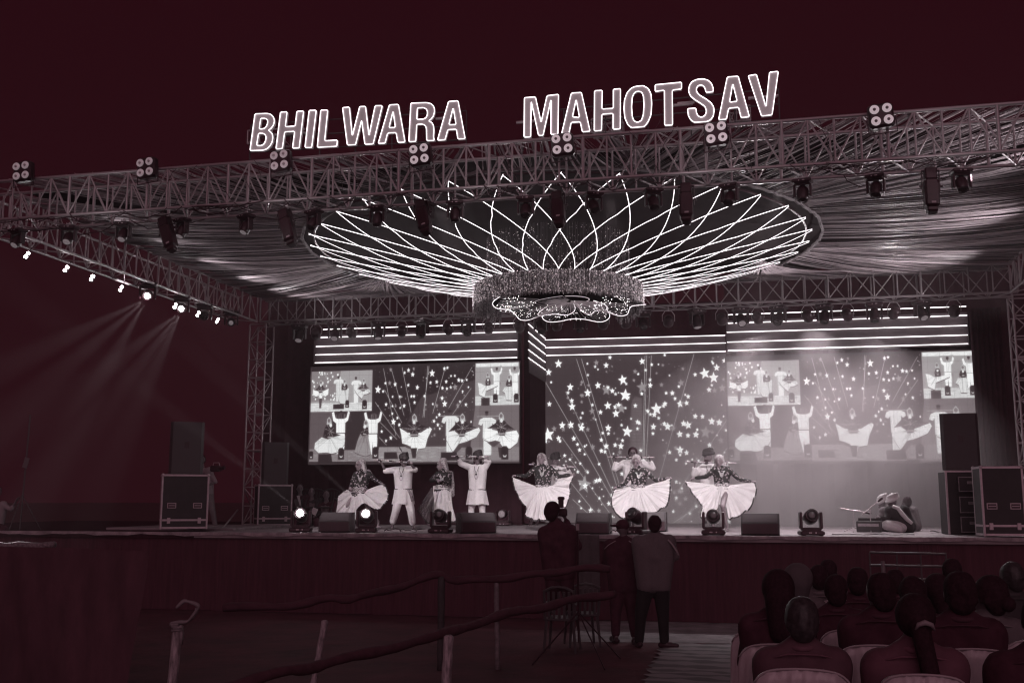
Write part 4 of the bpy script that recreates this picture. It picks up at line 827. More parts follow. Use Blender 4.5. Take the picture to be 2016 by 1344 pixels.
# left truss: lit lamps
XT = -11.3
lf = [(53, 502, 0), (130, 529, 0), (181, 547, 0), (238, 568, 0), (345, 602, 0), (390, 618, 0), (428, 631, 0)]
for i, (px, py, _) in enumerate(lf):
    p = PX(px, py, XT)
    t = thing('twin_lamp', ORD[i] + ' glaring twin-lens lamp under the left side truss, counted from the left', 'stage lamp', p, 0, 'glaring twin lamps under the left side truss')
    f = (Vector((0, 0, 1.6)) - p).normalized(); yaw_ = math.atan2(f.x, -f.y); t.rotation_euler = (0, R(22 + 6 * rnd.random()), yaw_); t.scale = (.62,) * 3
    hb = MB().box((0, .06, 0), (.13, .12, .24), bev=.02).mesh('housing', blk); place(hb, t, 'housing')
    for dz in (-.055, .055):
        place(MB().lathe([(.045, 0), (.035, .012), (.01, .016)], (0, -.005, 0), rx(math.pi / 2), 14).mesh('lens', lampw, True), t, 'lens', (0, 0, dz))
    MB().tube([(0, .06, .1), (0, .06, max(.15, 6.2 - p.z))], .012, 6).build('stem', blk, t)
bx = []
for i, (px, py, lb, ln) in enumerate(((290, 588, 'left one of two dazzling beam lamps under the left side truss', 'lit'), (357, 613, 'right one of two dazzling beam lamps under the left side truss', 'lit'), (402, 628, 'dark hanging beam lamp just left of the tower head', 'dark'), (455, 640, 'dark hanging beam lamp at the tower head with a glinting rim', 'glint'))):
    p = PX(px, py, XT); bx.append(p.copy()); q = Vector((p.x, p.y, p.z + .33)); 
    f = (Vector((-2, 2, 1.0)) - p).normalized(); pan = math.atan2(f.x, -f.y)
    t = thing('beam_lamp', lb, 'stage lamp', q); t.rotation_euler = (0, 0, pan)
    for nm_, me_ in (('base', mh_base), ('clamp', mh_clip), ('yoke', mh_yoke)): 
        o = place(me_, t, nm_, (0, 0, 0), (0, math.pi, 0))
    h = place(mh_head, t, 'lamp_head', (0, 0, -.30), (R(18), 0, 0)); place(mh_ring, h, 'bezel'); l_ = place(mh_lens[ln], h, 'lens'); l_.scale = (.72, 1, .72); t.scale = (.85,) * 3
# cables slung along the front truss and across the rear one
cb = MB(); rc = random.Random(8)
def sl(a, b, drop, n=9): return [a.lerp(b, i / n) + Vector((rc.gauss(0, .008), rc.gauss(0, .01), -drop * 4 * (i / n) * (1 - i / n) + rc.gauss(0, .008))) for i in range(n + 1)]
cbt = thing('cable_run', 'tangled black cables looping along the bottom of the front truss', 'cables', (-11, 13.2, 6.2))
for k in range(75):
    x = rc.uniform(-11.5, 5.5); L_ = rc.uniform(.25, 1.2); y = rc.choice((13.17, 13.2, 13.75)); MBc = MB().tube(sl(Vector((x, y, 6.19)), Vector((x + L_, y + rc.uniform(-.03, .03), 6.17)), rc.uniform(.03, .16)), rc.choice((.004, .006, .008)), 4)
    MBc.build('cable', blk, cbt, smooth=True, world=True)
for k in range(22):
    x = rc.uniform(-8, 5.5); MB().tube(sl(Vector((x, 13.18, 6.8)), Vector((x + rc.uniform(-.5, .5), 13.17, 6.2)), -rc.uniform(.0, .05)) , .004, 4).build('cable', blk, cbt, smooth=True, world=True)
# ------------------------------------------------------------------ speakers, cases
def wedge(label, px, py, wpx, pan, Y=18.55, mirror=False):
    p = P(px, py, Y); p.z = HS + .004; w_ = wpx * mpp(Y); t = thing('wedge_speaker', label, 'floor speaker', p, pan)
    h, d = .36, .42; pts = [(-w_ / 2, -d * .5, .0), (-w_ / 2, -d * .62, .03), (-w_ / 2, -d * .62, h * .55), (-w_ / 2, -d * .25, h), (-w_ / 2, d * .35, h), (-w_ / 2, d * .5, 0)]
    pts = [(a, b, c) for a, b, c in pts]
    MB().prism(pts, (w_, 0, 0)).build('cabinet', mat('speaker_paint', g(.06), .45, .15, 40, bump=.1), t)
    # the back board seen from the audience
    MB().box((0, -d * .62 - .004, h * .29), (w_ - .05, .006, h * .46)).build('back_panel', blk, t)
    a = MB(); n = [(-w_ / 2 + .03, -d * .60, h * .58), (w_ / 2 - .03, -d * .60, h * .58), (w_ / 2 - .03, -d * .27, h * .985), (-w_ / 2 + .03, -d * .27, h * .985)]
    MB().add([Vector(q) + Vector((0, -.006, .006)) for q in n], [(0, 1, 2, 3)]).build('grille', mat('grille', g(.10), .7, .1, 80, bump=.2), t)
    for sx in (-1, 1): MB().box((sx * (w_ / 2 + .002), -.02, h * .45), (.004, .1, .05)).build('handle', blk, t)
    return t
wedge('dark wedge speaker left of the second lit stage lamp', 664, 1049, 63, R(8))
wedge('dark wedge speaker with one end turned to view before the man in white', 936, 1046, 70, R(28))
wedge('dark wedge speaker beside the photographer with the raised camera', 1170, 1049, 64, R(0))
wedge('dark wedge speaker nearly alone between the rightmost dancer and the smoke', 1498, 1052, 68, R(-3))
wedge('small dark wedge speaker half hidden behind a stage lamp', 1292, 1040, 40, 0, 20.2)
def case(label, A, w_, d_, h_, pan, lid=True, name='flight_case'):
    t = thing(name, label, 'flight case', A, pan)
    MB().box((0, 0, h_ / 2 + .02), (w_ - .012, d_ - .012, h_ - .03)).build('panel', mat('case_panel', g(.035), .55, .2, 6), t)
    e = .035
    for sx in (-1, 1):
        for sy in (-1, 1):
            MB().box((sx * (w_ / 2 - e / 2), sy * (d_ / 2 - e / 2), h_ / 2), (e, e, h_), bev=.006).build('corner_edge', alu2, t)
    for z in (e / 2 + .012, h_ - e / 2) + ((.17,) if lid else ()):
        for sy in (-1, 1): MB().box((0, sy * (d_ / 2 - .006), z), (w_ - 2 * e - .002, .016, e)).build('rail', alu2, t)
        for sx in (-1, 1): MB().box((sx * (w_ / 2 - .006), 0, z), (.016, d_ - 2 * e - .002, e)).build('rail', alu2, t)
    for sx in (-1, 1):
        for sy in (-1, 1): MB().ball((sx * (w_ / 2 - .02), sy * (d_ / 2 - .02), h_ - .015), .033, 8).build('corner_ball', alu2, t, smooth=True)
        hd = MB().box((sx * w_ * .27, -d_ / 2 - .001, h_ * .43), (.16, .012, .10), bev=.004).build('handle_plate', alu2, t)
        MB().box((sx * w_ * .27, -d_ / 2 - .006, h_ * .43), (.13, .012, .07)).build('recess', blk, hd); MB().tube([(sx * w_ * .27 - .055, -d_ / 2 - .016, h_ * .43), (sx * w_ * .27 + .055, -d_ / 2 - .016, h_ * .43)], .008, 6).build('grip', alu2, hd)
        if lid: MB().box((sx * w_ * .32, -d_ / 2 - .012, .16), (.06, .015, .11), bev=.005).build('latch', alu2, t)
    return t
def cabinet(label, A, w_, d_, h_, pan):
    t = thing('loudspeaker', label, 'loudspeaker', A, pan)
    q = [(-w_ / 2, -d_ / 2, 0), (-w_ / 2, -d_ * .5, 0)]
    base = [(-w_ / 2, -d_ * .38, 0), (-w_ * .42, -d_ / 2, 0), (w_ * .42, -d_ / 2, 0), (w_ / 2, -d_ * .38, 0), (w_ * .36, d_ / 2, 0), (-w_ * .36, d_ / 2, 0)]
    MB().prism(base[::-1], (0, 0, h_)).build('cabinet', mat('speaker_paint2', g(.075), .5, .15, 30, bump=.1), t)
    MB().box((0, -d_ / 2 - .006, h_ / 2), (w_ * .80, .010, h_ * .94)).build('grille', mat('grille2', g(.085), .75, .1, 90, bump=.3), t)
    MB().box((0, -d_ / 2 - .013, h_ * .55), (.09, .004, .12)).build('badge', blk, t)
    return t
u = mpp(20.4)
A = PZ(360, 1041, HS + .045); A.z = HS + .05; case('flight case with aluminium edges standing left of the tower, big speaker on top', A, .86, .62, 1.02, R(32)); cabinet('tall dark loudspeaker standing on the left flight case', A + Vector((.0, 0, 1.03)), .62, .6, .98, R(30))
A = P(536, 1037, 22.4); A.z = HS + .01; case('dim flight case just right of the tower behind the beam', A, .78, .55, .93, R(35)); cabinet('barely visible loudspeaker on the case right of the tower', A + Vector((0, 0, .94)), .6, .55, .95, R(30))
A = PZ(1974, 1056, HS); A.z = HS + .01; A.x -= .02; case('large black flight case with bright aluminium edges at the right end of the stage', A, .66, .5, 1.12, R(3))
A = P(1903, 1050, 19.6); A.z = HS + .01
rk = thing('equipment_rack', 'open equipment rack with amplifier boxes under the right speaker', 'rack', A, R(4))
W_, H_ = .70, 1.06
MB().box((0, .05, H_ / 2), (W_ - .02, .5, H_)).build('body', MATS['case_panel'], rk)
for sx in (-1, 1): MB().box((sx * (W_ / 2 - .015), -.21, H_ / 2), (.03, .03, H_ + .01)).build('edge', alu2, rk)
MB().box((0, -.21, H_ + .01), (W_ + .02, .03, .03)).build('edge', alu2, rk)
for z, hh in ((.72, .26), (.36, .28), (.03, .27)):
    b_ = MB().box((.06, -.235, z + hh / 2), (.42, .05, hh), bev=.01).build('amplifier_box', mat('box_dark', g(.05), .5, .2), rk)
    for (dx, dz, sw, sh) in ((0, hh / 2 - .01, .42, .014), (0, -hh / 2 + .01, .42, .014), (-.205, 0, .014, hh), (.205, 0, .014, hh)): MB().box((.06 + dx, -.265, z + hh / 2 + dz), (sw, .012, sh)).build('frame', mat('dull_alu', g(.28), .4, .3, 20), b_)
    MB().box((.06, -.27, z + hh * .6), (.14, .014, .05), bev=.004).build('handle', MATS['dull_alu'], b_)
cabinet('tall dark loudspeaker on the equipment rack before the right video screen', A + Vector((-.03, .05, H_ + .035)), .62, .5, .98, R(-3))
# cables on the floor of the stage
for k, (x0, x1) in enumerate(((640, 700), (760, 850), (860, 905), (1203, 1240), (1620, 1760))):
    a, b = PZ(x0, 1046, HS + .01), PZ(x1, 1045, HS + .01); a.y = 18.5; b.y = 18.6; pts = [a.lerp(b, j / 16) + Vector((0, .12 * math.sin(j * 1.1 + k), .012 + .05 * abs(math.sin(j * .9)) * (k % 2))) for j in range(17)]
    tag(MB().tube(pts, .008, 5).build('cable', blk, None, smooth=True), ['short cable beside the left wedge speaker', 'looped cable at the bare feet of the stick dancer', 'cable running to the wedge speaker with the turned end', 'thin cable between wedge speaker and onlookers', 'cable on the floor left of the seated musician'][k], 'cable')
# white loose fabric and stands near the musician
def micstand(label, px, py, Y, hgt, boom, bang):
    A = P(px, py, Y); A.z = HS + .003; t = thing('microphone_stand', label, 'microphone stand', A)
    for k in range(3):
        q = k * 2.094 + .4; MB().tube([(0, 0, .09), (.2 * math.cos(q), .2 * math.sin(q), .01)], .008, 5).build('leg', alu, t)
    MB().tube([(0, 0, .05), (0, 0, hgt)], .010, 6).build('pole', alu2, t)
    d = Vector((math.cos(bang), -.1, math.sin(bang))) * boom; MB().tube([-d * .5 + Vector((0, 0, hgt)), d * .5 + Vector((0, 0, hgt))], .008, 6).build('boom', alu2, t); MB().cap(d * .5 + Vector((0, 0, hgt)), .018, d * .68 + Vector((0, 0, hgt)), .024).build('microphone', blk, t, smooth=True)
micstand('short microphone stand with a level boom left of the seated musician', 1681, 1045, 20.5, .40, .45, R(-10))
micstand('microphone stand with a slanting boom close to the seated musician', 1715, 1046, 20.2, .44, .4, R(40))
# ------------------------------------------------------------------ people
def remesh(name, mb, vox, m, parent, it=3, fac=.5):
    """one continuous surface grown over overlapping capsules"""
    me = mb.mesh(name, None, origin=wloc(parent)); tmp = bpy.data.objects.new('tmp', me); COL.objects.link(tmp)
    md = tmp.modifiers.new('r', 'REMESH'); md.mode = 'VOXEL'; md.voxel_size = vox; md.use_smooth_shade = True
    if it: sm = tmp.modifiers.new('s', 'SMOOTH'); sm.iterations = it; sm.factor = fac
    me2 = bpy.data.meshes.new_from_object(tmp.evaluated_get(bpy.context.evaluated_depsgraph_get())); bpy.data.objects.remove(tmp); bpy.data.meshes.remove(me)
    me2.name = name; me2.materials.clear(); me2.materials.append(m)
    if len(me2.polygons): me2.polygons.foreach_set('use_smooth', [True] * len(me2.polygons))
    o = bpy.data.objects.new(name, me2); COL.objects.link(o); o.parent = parent
    return o
def hand(mb, el, ha, K, grip=False, up=None):
    d = (ha - el).normalized(); up = up or Vector((0, 0, 1)); s = d.cross(up)
    if s.length < .2: s = d.cross(Vector((1, 0, 0)))
    s.normalize(); nrm = s.cross(d).normalized()
    pc_ = ha + d * .045 * K
    mb.cap(ha, .024 * K, ha + d * .06 * K, .026 * K, 8); mb.cap(ha + s * .012 * K, .02 * K, ha + d * .07 * K + s * .018 * K, .018 * K, 6)
    for i, (o_, L_) in enumerate(((-.026, .060), (-.009, .072), (.009, .068), (.026, .052))):
        b = ha + d * .075 * K + s * o_ * K; c = (d * (.35 if grip else .9) + nrm * (-.95 if grip else -.3)).normalized(); e = (d * (-.7 if grip else .7) + nrm * (-.6 if grip else -.6)).normalized()
        m1 = b + c * L_ * .55 * K; mb.cap(b, .0095 * K, m1, .009 * K, 6); mb.cap(m1, .009 * K, m1 + e * L_ * .45 * K, .008 * K, 6)
    tb = ha + d * .02 * K - s * .026 * K; tm = tb + (d * .6 - s * .7 - nrm * .3).normalized() * .035 * K
    mb.cap(tb, .012 * K, tm, .010 * K, 6); mb.cap(tm, .010 * K, tm + (d * .9 - nrm * .5).normalized() * .028 * K, .009 * K, 6)
def foot(mb, an, to, K):
    d = (to - an); d.z = 0; d = d.normalized() if d.length > 1e-4 else Vector((0, -1, 0)); b = Vector((an.x, an.y, to.z))
    mb.cap(an, .036 * K, b + Vector((0, 0, .03 * K)) - d * .02, .036 * K, 8); mb.cap(b - d * .03 * K + Vector((0, 0, .03 * K)), .033 * K, b + d * .14 * K + Vector((0, 0, .018 * K)), .022 * K, 8)
    for i in range(5): s = d.cross(Vector((0, 0, 1))) * (i - 2) * .014 * K; mb.cap(b + d * .13 * K + s + Vector((0, 0, .014 * K)), .011 * K, b + d * (.165 - .006 * abs(i - 1)) * K + s + Vector((0, 0, .010 * K)), .009 * K, 5)
def person(label, Y, J, K=1., look=(0, -1, 0), skinm=None, vox=.0125, grip=False, group=None, face=True, seated=False, feet=True, hands=True, chest=1.0):
    """J: joints as (px, py[, depth offset in metres]) on the plane at depth Y"""
    W = {}
    for k, v in J.items(): W[k] = P(v[0], v[1], Y + (v[2] if len(v) > 2 else 0))
    look = Vector(look).normalized()
    base = Vector((W['hip'].x, W['hip'].y, HS if not seated else 0)) if seated is not None else W['hip'].copy()
    t = thing('person', label, 'person', base, 0, group)
    mb = MB(); h = W['head']; side = look.cross(Vector((0, 0, 1))).normalized(); up = Vector((0, 0, 1))
    rot = Matrix((side, -look, up)).transposed()
    mb.ball(h + up * .02 * K, .098 * K, 14, (.86, .98, 1.12), rot); mb.ball(h + look * .022 * K - up * .045 * K, .066 * K, 12, (.9, 1, 1.1), rot); mb.ball(h + look * .055 * K - up * .085 * K, .028 * K, 8, (1.1, .9, .9), rot)
    mb.cap(h + look * .088 * K + up * .012 * K, .010 * K, h + look * .108 * K - up * .022 * K, .015 * K, 6)
    for s_ in (-1, 1): mb.ball(h + side * s_ * .086 * K - up * .0 * K - look * .005, .022 * K, 8, (.5, .8, 1.3), rot)
    nk = W['neck']; mb.cap(h - up * .06 * K - look * .01, .05 * K, nk, .056 * K)
    sl_, sr_ = W['shl'], W['shr']; hl = W.get('hpl') or W['hip'].lerp(W['hip'] + (sl_ - sr_).normalized(), .09 * K); hr = W.get('hpr') or W['hip'].lerp(W['hip'] + (sr_ - sl_).normalized(), .09 * K)
    mb.cap(sl_, .058 * K, sr_, .058 * K); mb.cap(nk, .06 * K, (sl_ + sr_) / 2 - up * .04 * K, .08 * K)
    q = .82; cl = sl_.lerp(sr_, .22) - up * .08 * K; cr = sr_.lerp(sl_, .22) - up * .08 * K
    mb.cap(cl, .095 * K * chest, hl, .085 * K); mb.cap(cr, .095 * K * chest, hr, .085 * K); mb.cap((sl_ + sr_) / 2 - up * .12 * K, .1 * K, W['hip'], .10 * K); mb.cap(hl, .095 * K, hr, .095 * K)
    for a in 'lr':
        if 'el' + a in W:
            mb.cap(W['sh' + a], .052 * K, W['el' + a], .038 * K); mb.cap(W['el' + a], .037 * K, W['ha' + a], .024 * K)
            if hands: hand(mb, W['el' + a], W['ha' + a], K, grip)
        if 'kn' + a in W:
            hp_ = hl if a == 'l' else hr
            mb.cap(hp_, .086 * K, W['kn' + a], .054 * K); mb.cap(W['kn' + a], .052 * K, W['an' + a], .032 * K)
            if feet and 'to' + a in W: foot(mb, W['an' + a], W['to' + a], K)
    remesh('body', mb, vox, skinm or skin, t, 2)
    if face:
        for s_ in (-1, 1):
            e = MB().ball(h + look * .083 * K + side * s_ * .034 * K + up * .018 * K, .012 * K, 8, (1.3, .5, .7), rot); e.build('eye', eyem, t, True, True)
            MB().cap(h + look * .090 * K + side * s_ * .018 * K + up * .042 * K, .004 * K, h + look * .084 * K + side * s_ * .05 * K + up * .040 * K, .004 * K, 5).build('eyebrow', hair, t, True, True)
        MB().cap(h + look * .086 * K - side * .02 * K - up * .052 * K, .006 * K, h + look * .086 * K + side * .02 * K - up * .052 * K, .006 * K, 5).build('mouth', lip, t, True, True)
    W['_l'] = hl; W['_r'] = hr; W['look'] = look; W['rot'] = rot; W['side'] = side; W['K'] = K
    return t, W
def cloth(name, t, W, segs, m, vox=.016, it=4):
    mb = MB(); K = W['K']
    for (a, ra, b, rb) in segs:
        a = W[a] if isinstance(a, str) else a; b = W[b] if isinstance(b, str) else b
        mb.cap(a, ra * K, b, rb * K, 12)
    return remesh(name, mb, vox, m, t, it)
def capclip(mb, z): pass
def haircap(t, W, m=hair, r=.108, name='hair', back=.03, low=-.02):
    K = W['K']; h = W['head']; lk = W['look']; mb = MB()
    mb.ball(h + Vector((0, 0, .042 * K)) - lk * back * K, r * K, 12, (.92, .95, .98), W['rot']); mb.ball(h - lk * (back + .03) * K + Vector((0, 0, low * K)), r * .85 * K, 10, (.95, .75, 1), W['rot'])
    for k_ in range(60):
        a_ = random.Random(k_ + int(h.x * 97)).uniform(0, 6.28); b_ = random.Random(k_ * 7 + int(h.x * 31)).uniform(-.5, 1.2); v_ = W['rot'] @ Vector((math.cos(a_) * math.cos(b_) * .9, math.sin(a_) * math.cos(b_), math.sin(b_))) * r * K * .96
        if v_.dot(lk) < .03: c_ = h + Vector((0, 0, .042 * K)) - lk * back * K + v_; mb.cap(c_ - v_ * .05, .012 * K, c_ + Vector((v_.x * .05, v_.y * .05, -.045)) , .009 * K, 5)
    return remesh(name, mb, .0125, m, t, 1)
def turban(t, W, m, feather=False, big=1.0):
    K = W['K']; h = W['head']; lk = W['look']; o = None
    mb = MB(); c = h + Vector((0, 0, .085 * K)) - lk * .01
    for k in range(4):
        pts = [c + W['rot'] @ Vector(((.098 - .008 * k) * big * K * math.cos(a * .524), (.112 - .01 * k) * big * K * math.sin(a * .524), (.005 + .03 * k + .022 * math.sin(a * .524 + k * 1.6)) * K)) for a in range(12)]
        mb.tube(pts, .03 * K, 6, closed=True)
    mb.ball(c + Vector((0, 0, .05 * K)), .09 * K, 10); o = remesh('turban', mb, .014, m, t, 1)
    if feather: MB().add([c + W['side'] * .02 * K + Vector((0, 0, .1)) * K, c + W['side'] * (.10) * K + Vector((0, 0, .19)) * K, c + W['side'] * .15 * K + Vector((0, 0, .30)) * K, c + W['side'] * .07 * K + Vector((0, 0, .21)) * K], [(0, 1, 2, 3)]).build('feather', mat('feather', g(.12), .8), t, world=True)
    return o
def blouse(t, W):
    U = Vector((0, 0, 1)); K = W['K']; mid = (W['shl'] + W['shr']) / 2; cl = W['shl'].lerp(W['shr'], .2) - U * .07 * K; cr = W['shr'].lerp(W['shl'], .2) - U * .07 * K
    wl = W['_l'] + U * .05 * K; wr = W['_r'] + U * .05 * K
    wl = wl.lerp(wr, .15); wr = wr.lerp(wl, .15)
    segs = [('shl', .068, 'shr', .068), (cl, .108, wl, .105), (cr, .108, wr, .105), (mid - U * .15 * K, .125, (wl + wr) / 2, .125), ('neck', .066, mid - U * .1 * K, .1), (mid - U * .10 * K - Vector((0, .05, 0)) * K, .085, mid - U * .2 * K - Vector((0, .04, 0)) * K, .08)]
    for a in 'lr': segs += [('sh' + a, .066, 'el' + a, .052), ('el' + a, .052, W['el' + a].lerp(W['ha' + a], .86), .04)]
    o = cloth('blouse', t, W, segs, floral)
    # sequinned belt and apron
    wc = (wl + wr) / 2 + U * .05 * K; mb = MB()
    for q_ in (.02, .06, .10): mb.cap(wl + U * (.0 + q_) * K - U * .05 * K, (.122 + q_ * .05) * K, wr + U * (.0 + q_) * K - U * .05 * K, (.122 + q_ * .05) * K, 14); mb.ball((wl + wr) / 2 + U * (q_ - .05) * K, .145 * K, 12, (1.2, 1, .5)); remesh('belt', mb, .014, sequin, t, 1)
    ap = MB(); vs = []; n = 14
    for j in range(5):
        for i in range(n + 1):
            a = (i / n - .5) * 2.3; rr_ = (.215 + .02 * j / 4) * K; lo = .05 + .11 * math.cos(a * 1.2) * j / 4 + .01 * math.sin(i * 2.2) * j / 4
            vs.append(wc + Vector((rr_ * math.sin(a), -rr_ * .78 * math.cos(a), (-.06 - lo * j / 4 * 1.5) * K)))
    ap.add(vs, [(j * (n + 1) + i, j * (n + 1) + i + 1, (j + 1) * (n + 1) + i + 1, (j + 1) * (n + 1) + i) for j in range(4) for i in range(n)]); ap.build('apron', floral, t, smooth=True, world=True)
    nk = MB(); c = mid - Vector((0, .135, .04)) * K
    for k in range(4): nk.tube([c + Vector((.075 - .012 * k, 0, 0)) * K * -1 + Vector((0, 0, -.0)), c + Vector((-.03, -.012, -.05 - .02 * k)) * K, c + Vector((0, -.015, -.07 - .022 * k)) * K, c + Vector((.03, -.012, -.05 - .02 * k)) * K, c + Vector((.075 - .012 * k, 0, 0)) * K], .009 * K, 5)
    nk.build('necklace', silver, t, smooth=True, world=True)
    return o
def veil(t, W, tail=None):
    K = W['K']; h = W['head']; lk = W['look']; U = Vector((0, 0, 1)); mb = MB()
    mb.ball(h + U * .048 * K - lk * .055 * K, .116 * K, 12, (.98, 1, 1), W['rot']); mb.ball(h - U * .03 * K - lk * .075 * K, .115 * K, 12, (1.02, .8, 1.1), W['rot'])
    for s_ in (-1, 1):
        a = h + W['side'] * s_ * .095 * K - lk * .05 * K; mb.cap(a, .032 * K, W['neck'] + W['side'] * s_ * .10 * K - lk * .05 * K - U * .02 * K, .04 * K, 8)
    b = h - lk * .1 * K; mb.cap(b, .08 * K, W['neck'] - lk * .12 * K - U * .25 * K, .10 * K, 10)
    if tail:
        for a, b in zip(tail[:-1], tail[1:]): mb.cap(a, .05 * K, b, .055 * K, 8)
    o = remesh('veil', mb, .014, veilm, t, 2)
    MB().ball(h + lk * .088 * K + U * .078 * K, .014 * K, 8).build('forehead_jewel', silver, t, True, True)
    return o
def skirt(t, W, Y, hem, waist, npl=26, bulge=.34, back=.30, m=white, amp=.028, name='skirt', border=True, seed=1, ddep=None):
    """hem: outline points (px) from one hand round the bottom to the other; a real front and back panel"""
    pr_ = random.Random(seed); H_ = smooth([tuple(p) for p in hem], 12); n = len(H_) - 1; NV = 12
    cum = [0.]
    for i in range(n): cum.append(cum[-1] + math.hypot(H_[i + 1][0] - H_[i][0], H_[i + 1][1] - H_[i][1]))
    NU = 150; pts = []
    for i in range(NU + 1):
        s_ = cum[-1] * i / NU; j = min(n - 1, max(k for k in range(n + 1) if cum[k] <= s_ + 1e-6)) if i < NU else n - 1
        f = (s_ - cum[j]) / max(cum[j + 1] - cum[j], 1e-6); pts.append((H_[j][0] * (1 - f) + H_[j + 1][0] * f, H_[j][1] * (1 - f) + H_[j + 1][1] * f))
    ph = [pr_.uniform(-.5, .5) for _ in range(8)]
    def surf(i, v, sgn):
        u = i / NU; hx_, hy_ = pts[i]; wx = waist[0] + (waist[2] - waist[0]) * (u * .9 + .05); wy = waist[1] + (waist[3] - waist[1]) * u
        ang = 2 * math.pi * npl * (u + .012 * math.sin(u * 11 + ph[0] * 6)) + ph[1]; pl_ = (.45 * math.sin(ang + 1.5 * math.sin(u * 7 + ph[3] * 6)) * (.6 + .4 * math.sin(u * 13 + ph[4] * 9)) + .8 * math.sin(ang * .31 + ph[2] * 5 + .8 * v) * v + .55 * math.sin(ang * .53 + ph[5] * 7) + .25 * math.sin(ang * 2.1 + v * 2))
        x = wx + (hx_ - wx) * v; y = wy + (hy_ - wy) * v + 5.5 * math.sin(math.pi * v) * math.sin(math.pi * u) * 0
        s2 = math.sin(math.pi * min(1, max(0, u)))
        dep = (-bulge if sgn < 0 else back) * s2 ** .8 * (v ** .75) + (-.10 if sgn < 0 else .10) * (1 - v) * s2
        dep += amp * pl_ * (v ** .8) * (1 if sgn < 0 else .8)
        y2 = y + (1.6 * pl_ * v ** 3 if 0 < i < NU else 0)
        return P(x, y2, Y + dep)
    for sgn, nm in ((-1, name), (1, name + '_back')):
        mb = MB(); vs = [surf(i, j / NV, sgn) for i in range(NU + 1) for j in range(NV + 1)]
        mb.add(vs, [(i * (NV + 1) + j, (i + 1) * (NV + 1) + j, (i + 1) * (NV + 1) + j + 1, i * (NV + 1) + j + 1) for i in range(NU) for j in range(NV)])
        o = mb.build(nm, m, t, smooth=True, world=True)
        if border:
            mb = MB(); vs = []
            for i in range(NU + 1):
                for v in (.965, 1.012): vs.append(surf(i, v, sgn) + Vector((0, -.006 if sgn < 0 else .006, -.004)))
            mb.add(vs, [(i * 2, i * 2 + 2, i * 2 + 3, i * 2 + 1) for i in range(NU)]); mb.build('hem_border', dark2, o, smooth=True) if False else mb.build('hem_border', dark2, t, smooth=True, world=True)
def kurta(t, W, belt=True, short=False):
    U = Vector((0, 0, 1)); K = W['K']; mid = (W['shl'] + W['shr']) / 2; cl = W['shl'].lerp(W['shr'], .2) - U * .08 * K; cr = W['shr'].lerp(W['shl'], .2) - U * .08 * K
    hl, hr = W['_l'], W['_r']
    segs = [('shl', .075, 'shr', .075), (cl, .118, hl + U * .14 * K, .108), (cr, .118, hr + U * .14 * K, .108), ('neck', .06, mid - U * .12 * K, .11), (mid - U * .12 * K, .12, (hl + hr) / 2 + U * .14 * K, .12)]
    for a in 'lr': segs += [('sh' + a, .078, 'el' + a, .066)] + ([] if short else [('el' + a, .066, W['el' + a].lerp(W['ha' + a], .55), .052)])
    cloth('shirt', t, W, segs, white, .015, 2)
    c0 = (hl + hr) / 2; ex_ = (hl - hr); ex_.z = 0; ex_.normalize(); ey_ = Vector((-ex_.y, ex_.x, 0)); hw_ = (hl - hr).length / 2; pr_ = random.Random(int(W['head'].x * 100)); p1, p2 = pr_.uniform(0, 6), pr_.uniform(0, 6); vs = []; NA, NB = 72, 9
    for j in range(NB + 1):
        v = j / NB
        for i in range(NA):
            a = 2 * math.pi * i / NA; f_ = 1 + v * (.05 * math.sin(a * 9 + p1) + .04 * math.sin(a * 17 + p2) + .03 * math.sin(a * 5 + p2))
            vs.append(c0 + ex_ * ((hw_ + .118 * K + .045 * K * v) * math.cos(a) * f_) + ey_ * ((.145 + .045 * v) * K * math.sin(a) * f_) + U * (.12 - .33 * v + .012 * math.sin(a * 4 + p1) * v) * K)
    MB().add(vs, [(j * NA + i, j * NA + (i + 1) % NA, (j + 1) * NA + (i + 1) % NA, (j + 1) * NA + i) for j in range(NB) for i in range(NA)]).build('shirt_tail', white, t, True, True)
    c = (hl + hr) / 2 + U * .11 * K; wd = (hl - hr).length / 2 + .118 * K
    MB().tube([c + Vector((wd * math.cos(a * .2618), .135 * K * math.sin(a * .2618), .004 * math.sin(a))) for a in range(24)], .013 * K, 6, closed=True).build('belt', dark2, t, True, True)
    mbp = mid - Vector((0, .128, .0)) * K
    MB().tube([mbp + Vector((-.055, .03, .03)) * K, mbp + Vector((-.03, -.005, -.06)) * K, mbp + Vector((0, -.012, -.13)) * K, mbp + Vector((.03, -.005, -.06)) * K, mbp + Vector((.055, .03, .03)) * K], .006 * K, 5).ball(mbp + Vector((0, -.015, -.15)) * K, .022 * K, 8, (1, .4, 1)).build('pendant', dark2, t, True, True)
    em = MB()
    for a in range(22):
        q = a / 21; em.ball(mbp + Vector((.05 * math.cos(math.pi * (1 + q)) , -.012, -.05 - .20 * math.sin(math.pi * q))) * K, .009 * K, 5)
    em.build('embroidery', mat('embroidery', g(.34), .8, .3, 60), t, True, True)
def trousers(t, W, ankle=.05, m=white, gather=True):
    U = Vector((0, 0, 1)); s = [('_l', .112, '_r', .112)]
    for a in 'lr':
        if 'kn' + a in W:
            e = W['kn' + a].lerp(W['an' + a], .78 if gather else .95); s += [('_' + a, .118, 'kn' + a, .092 if gather else .075), ('kn' + a, .090 if gather else .072, e, .078 if gather else .06)]
            if gather: s += [(e, .07, W['kn' + a].lerp(W['an' + a], .9), .045)]
    return cloth('trousers', t, W, s, m, .015, 2)
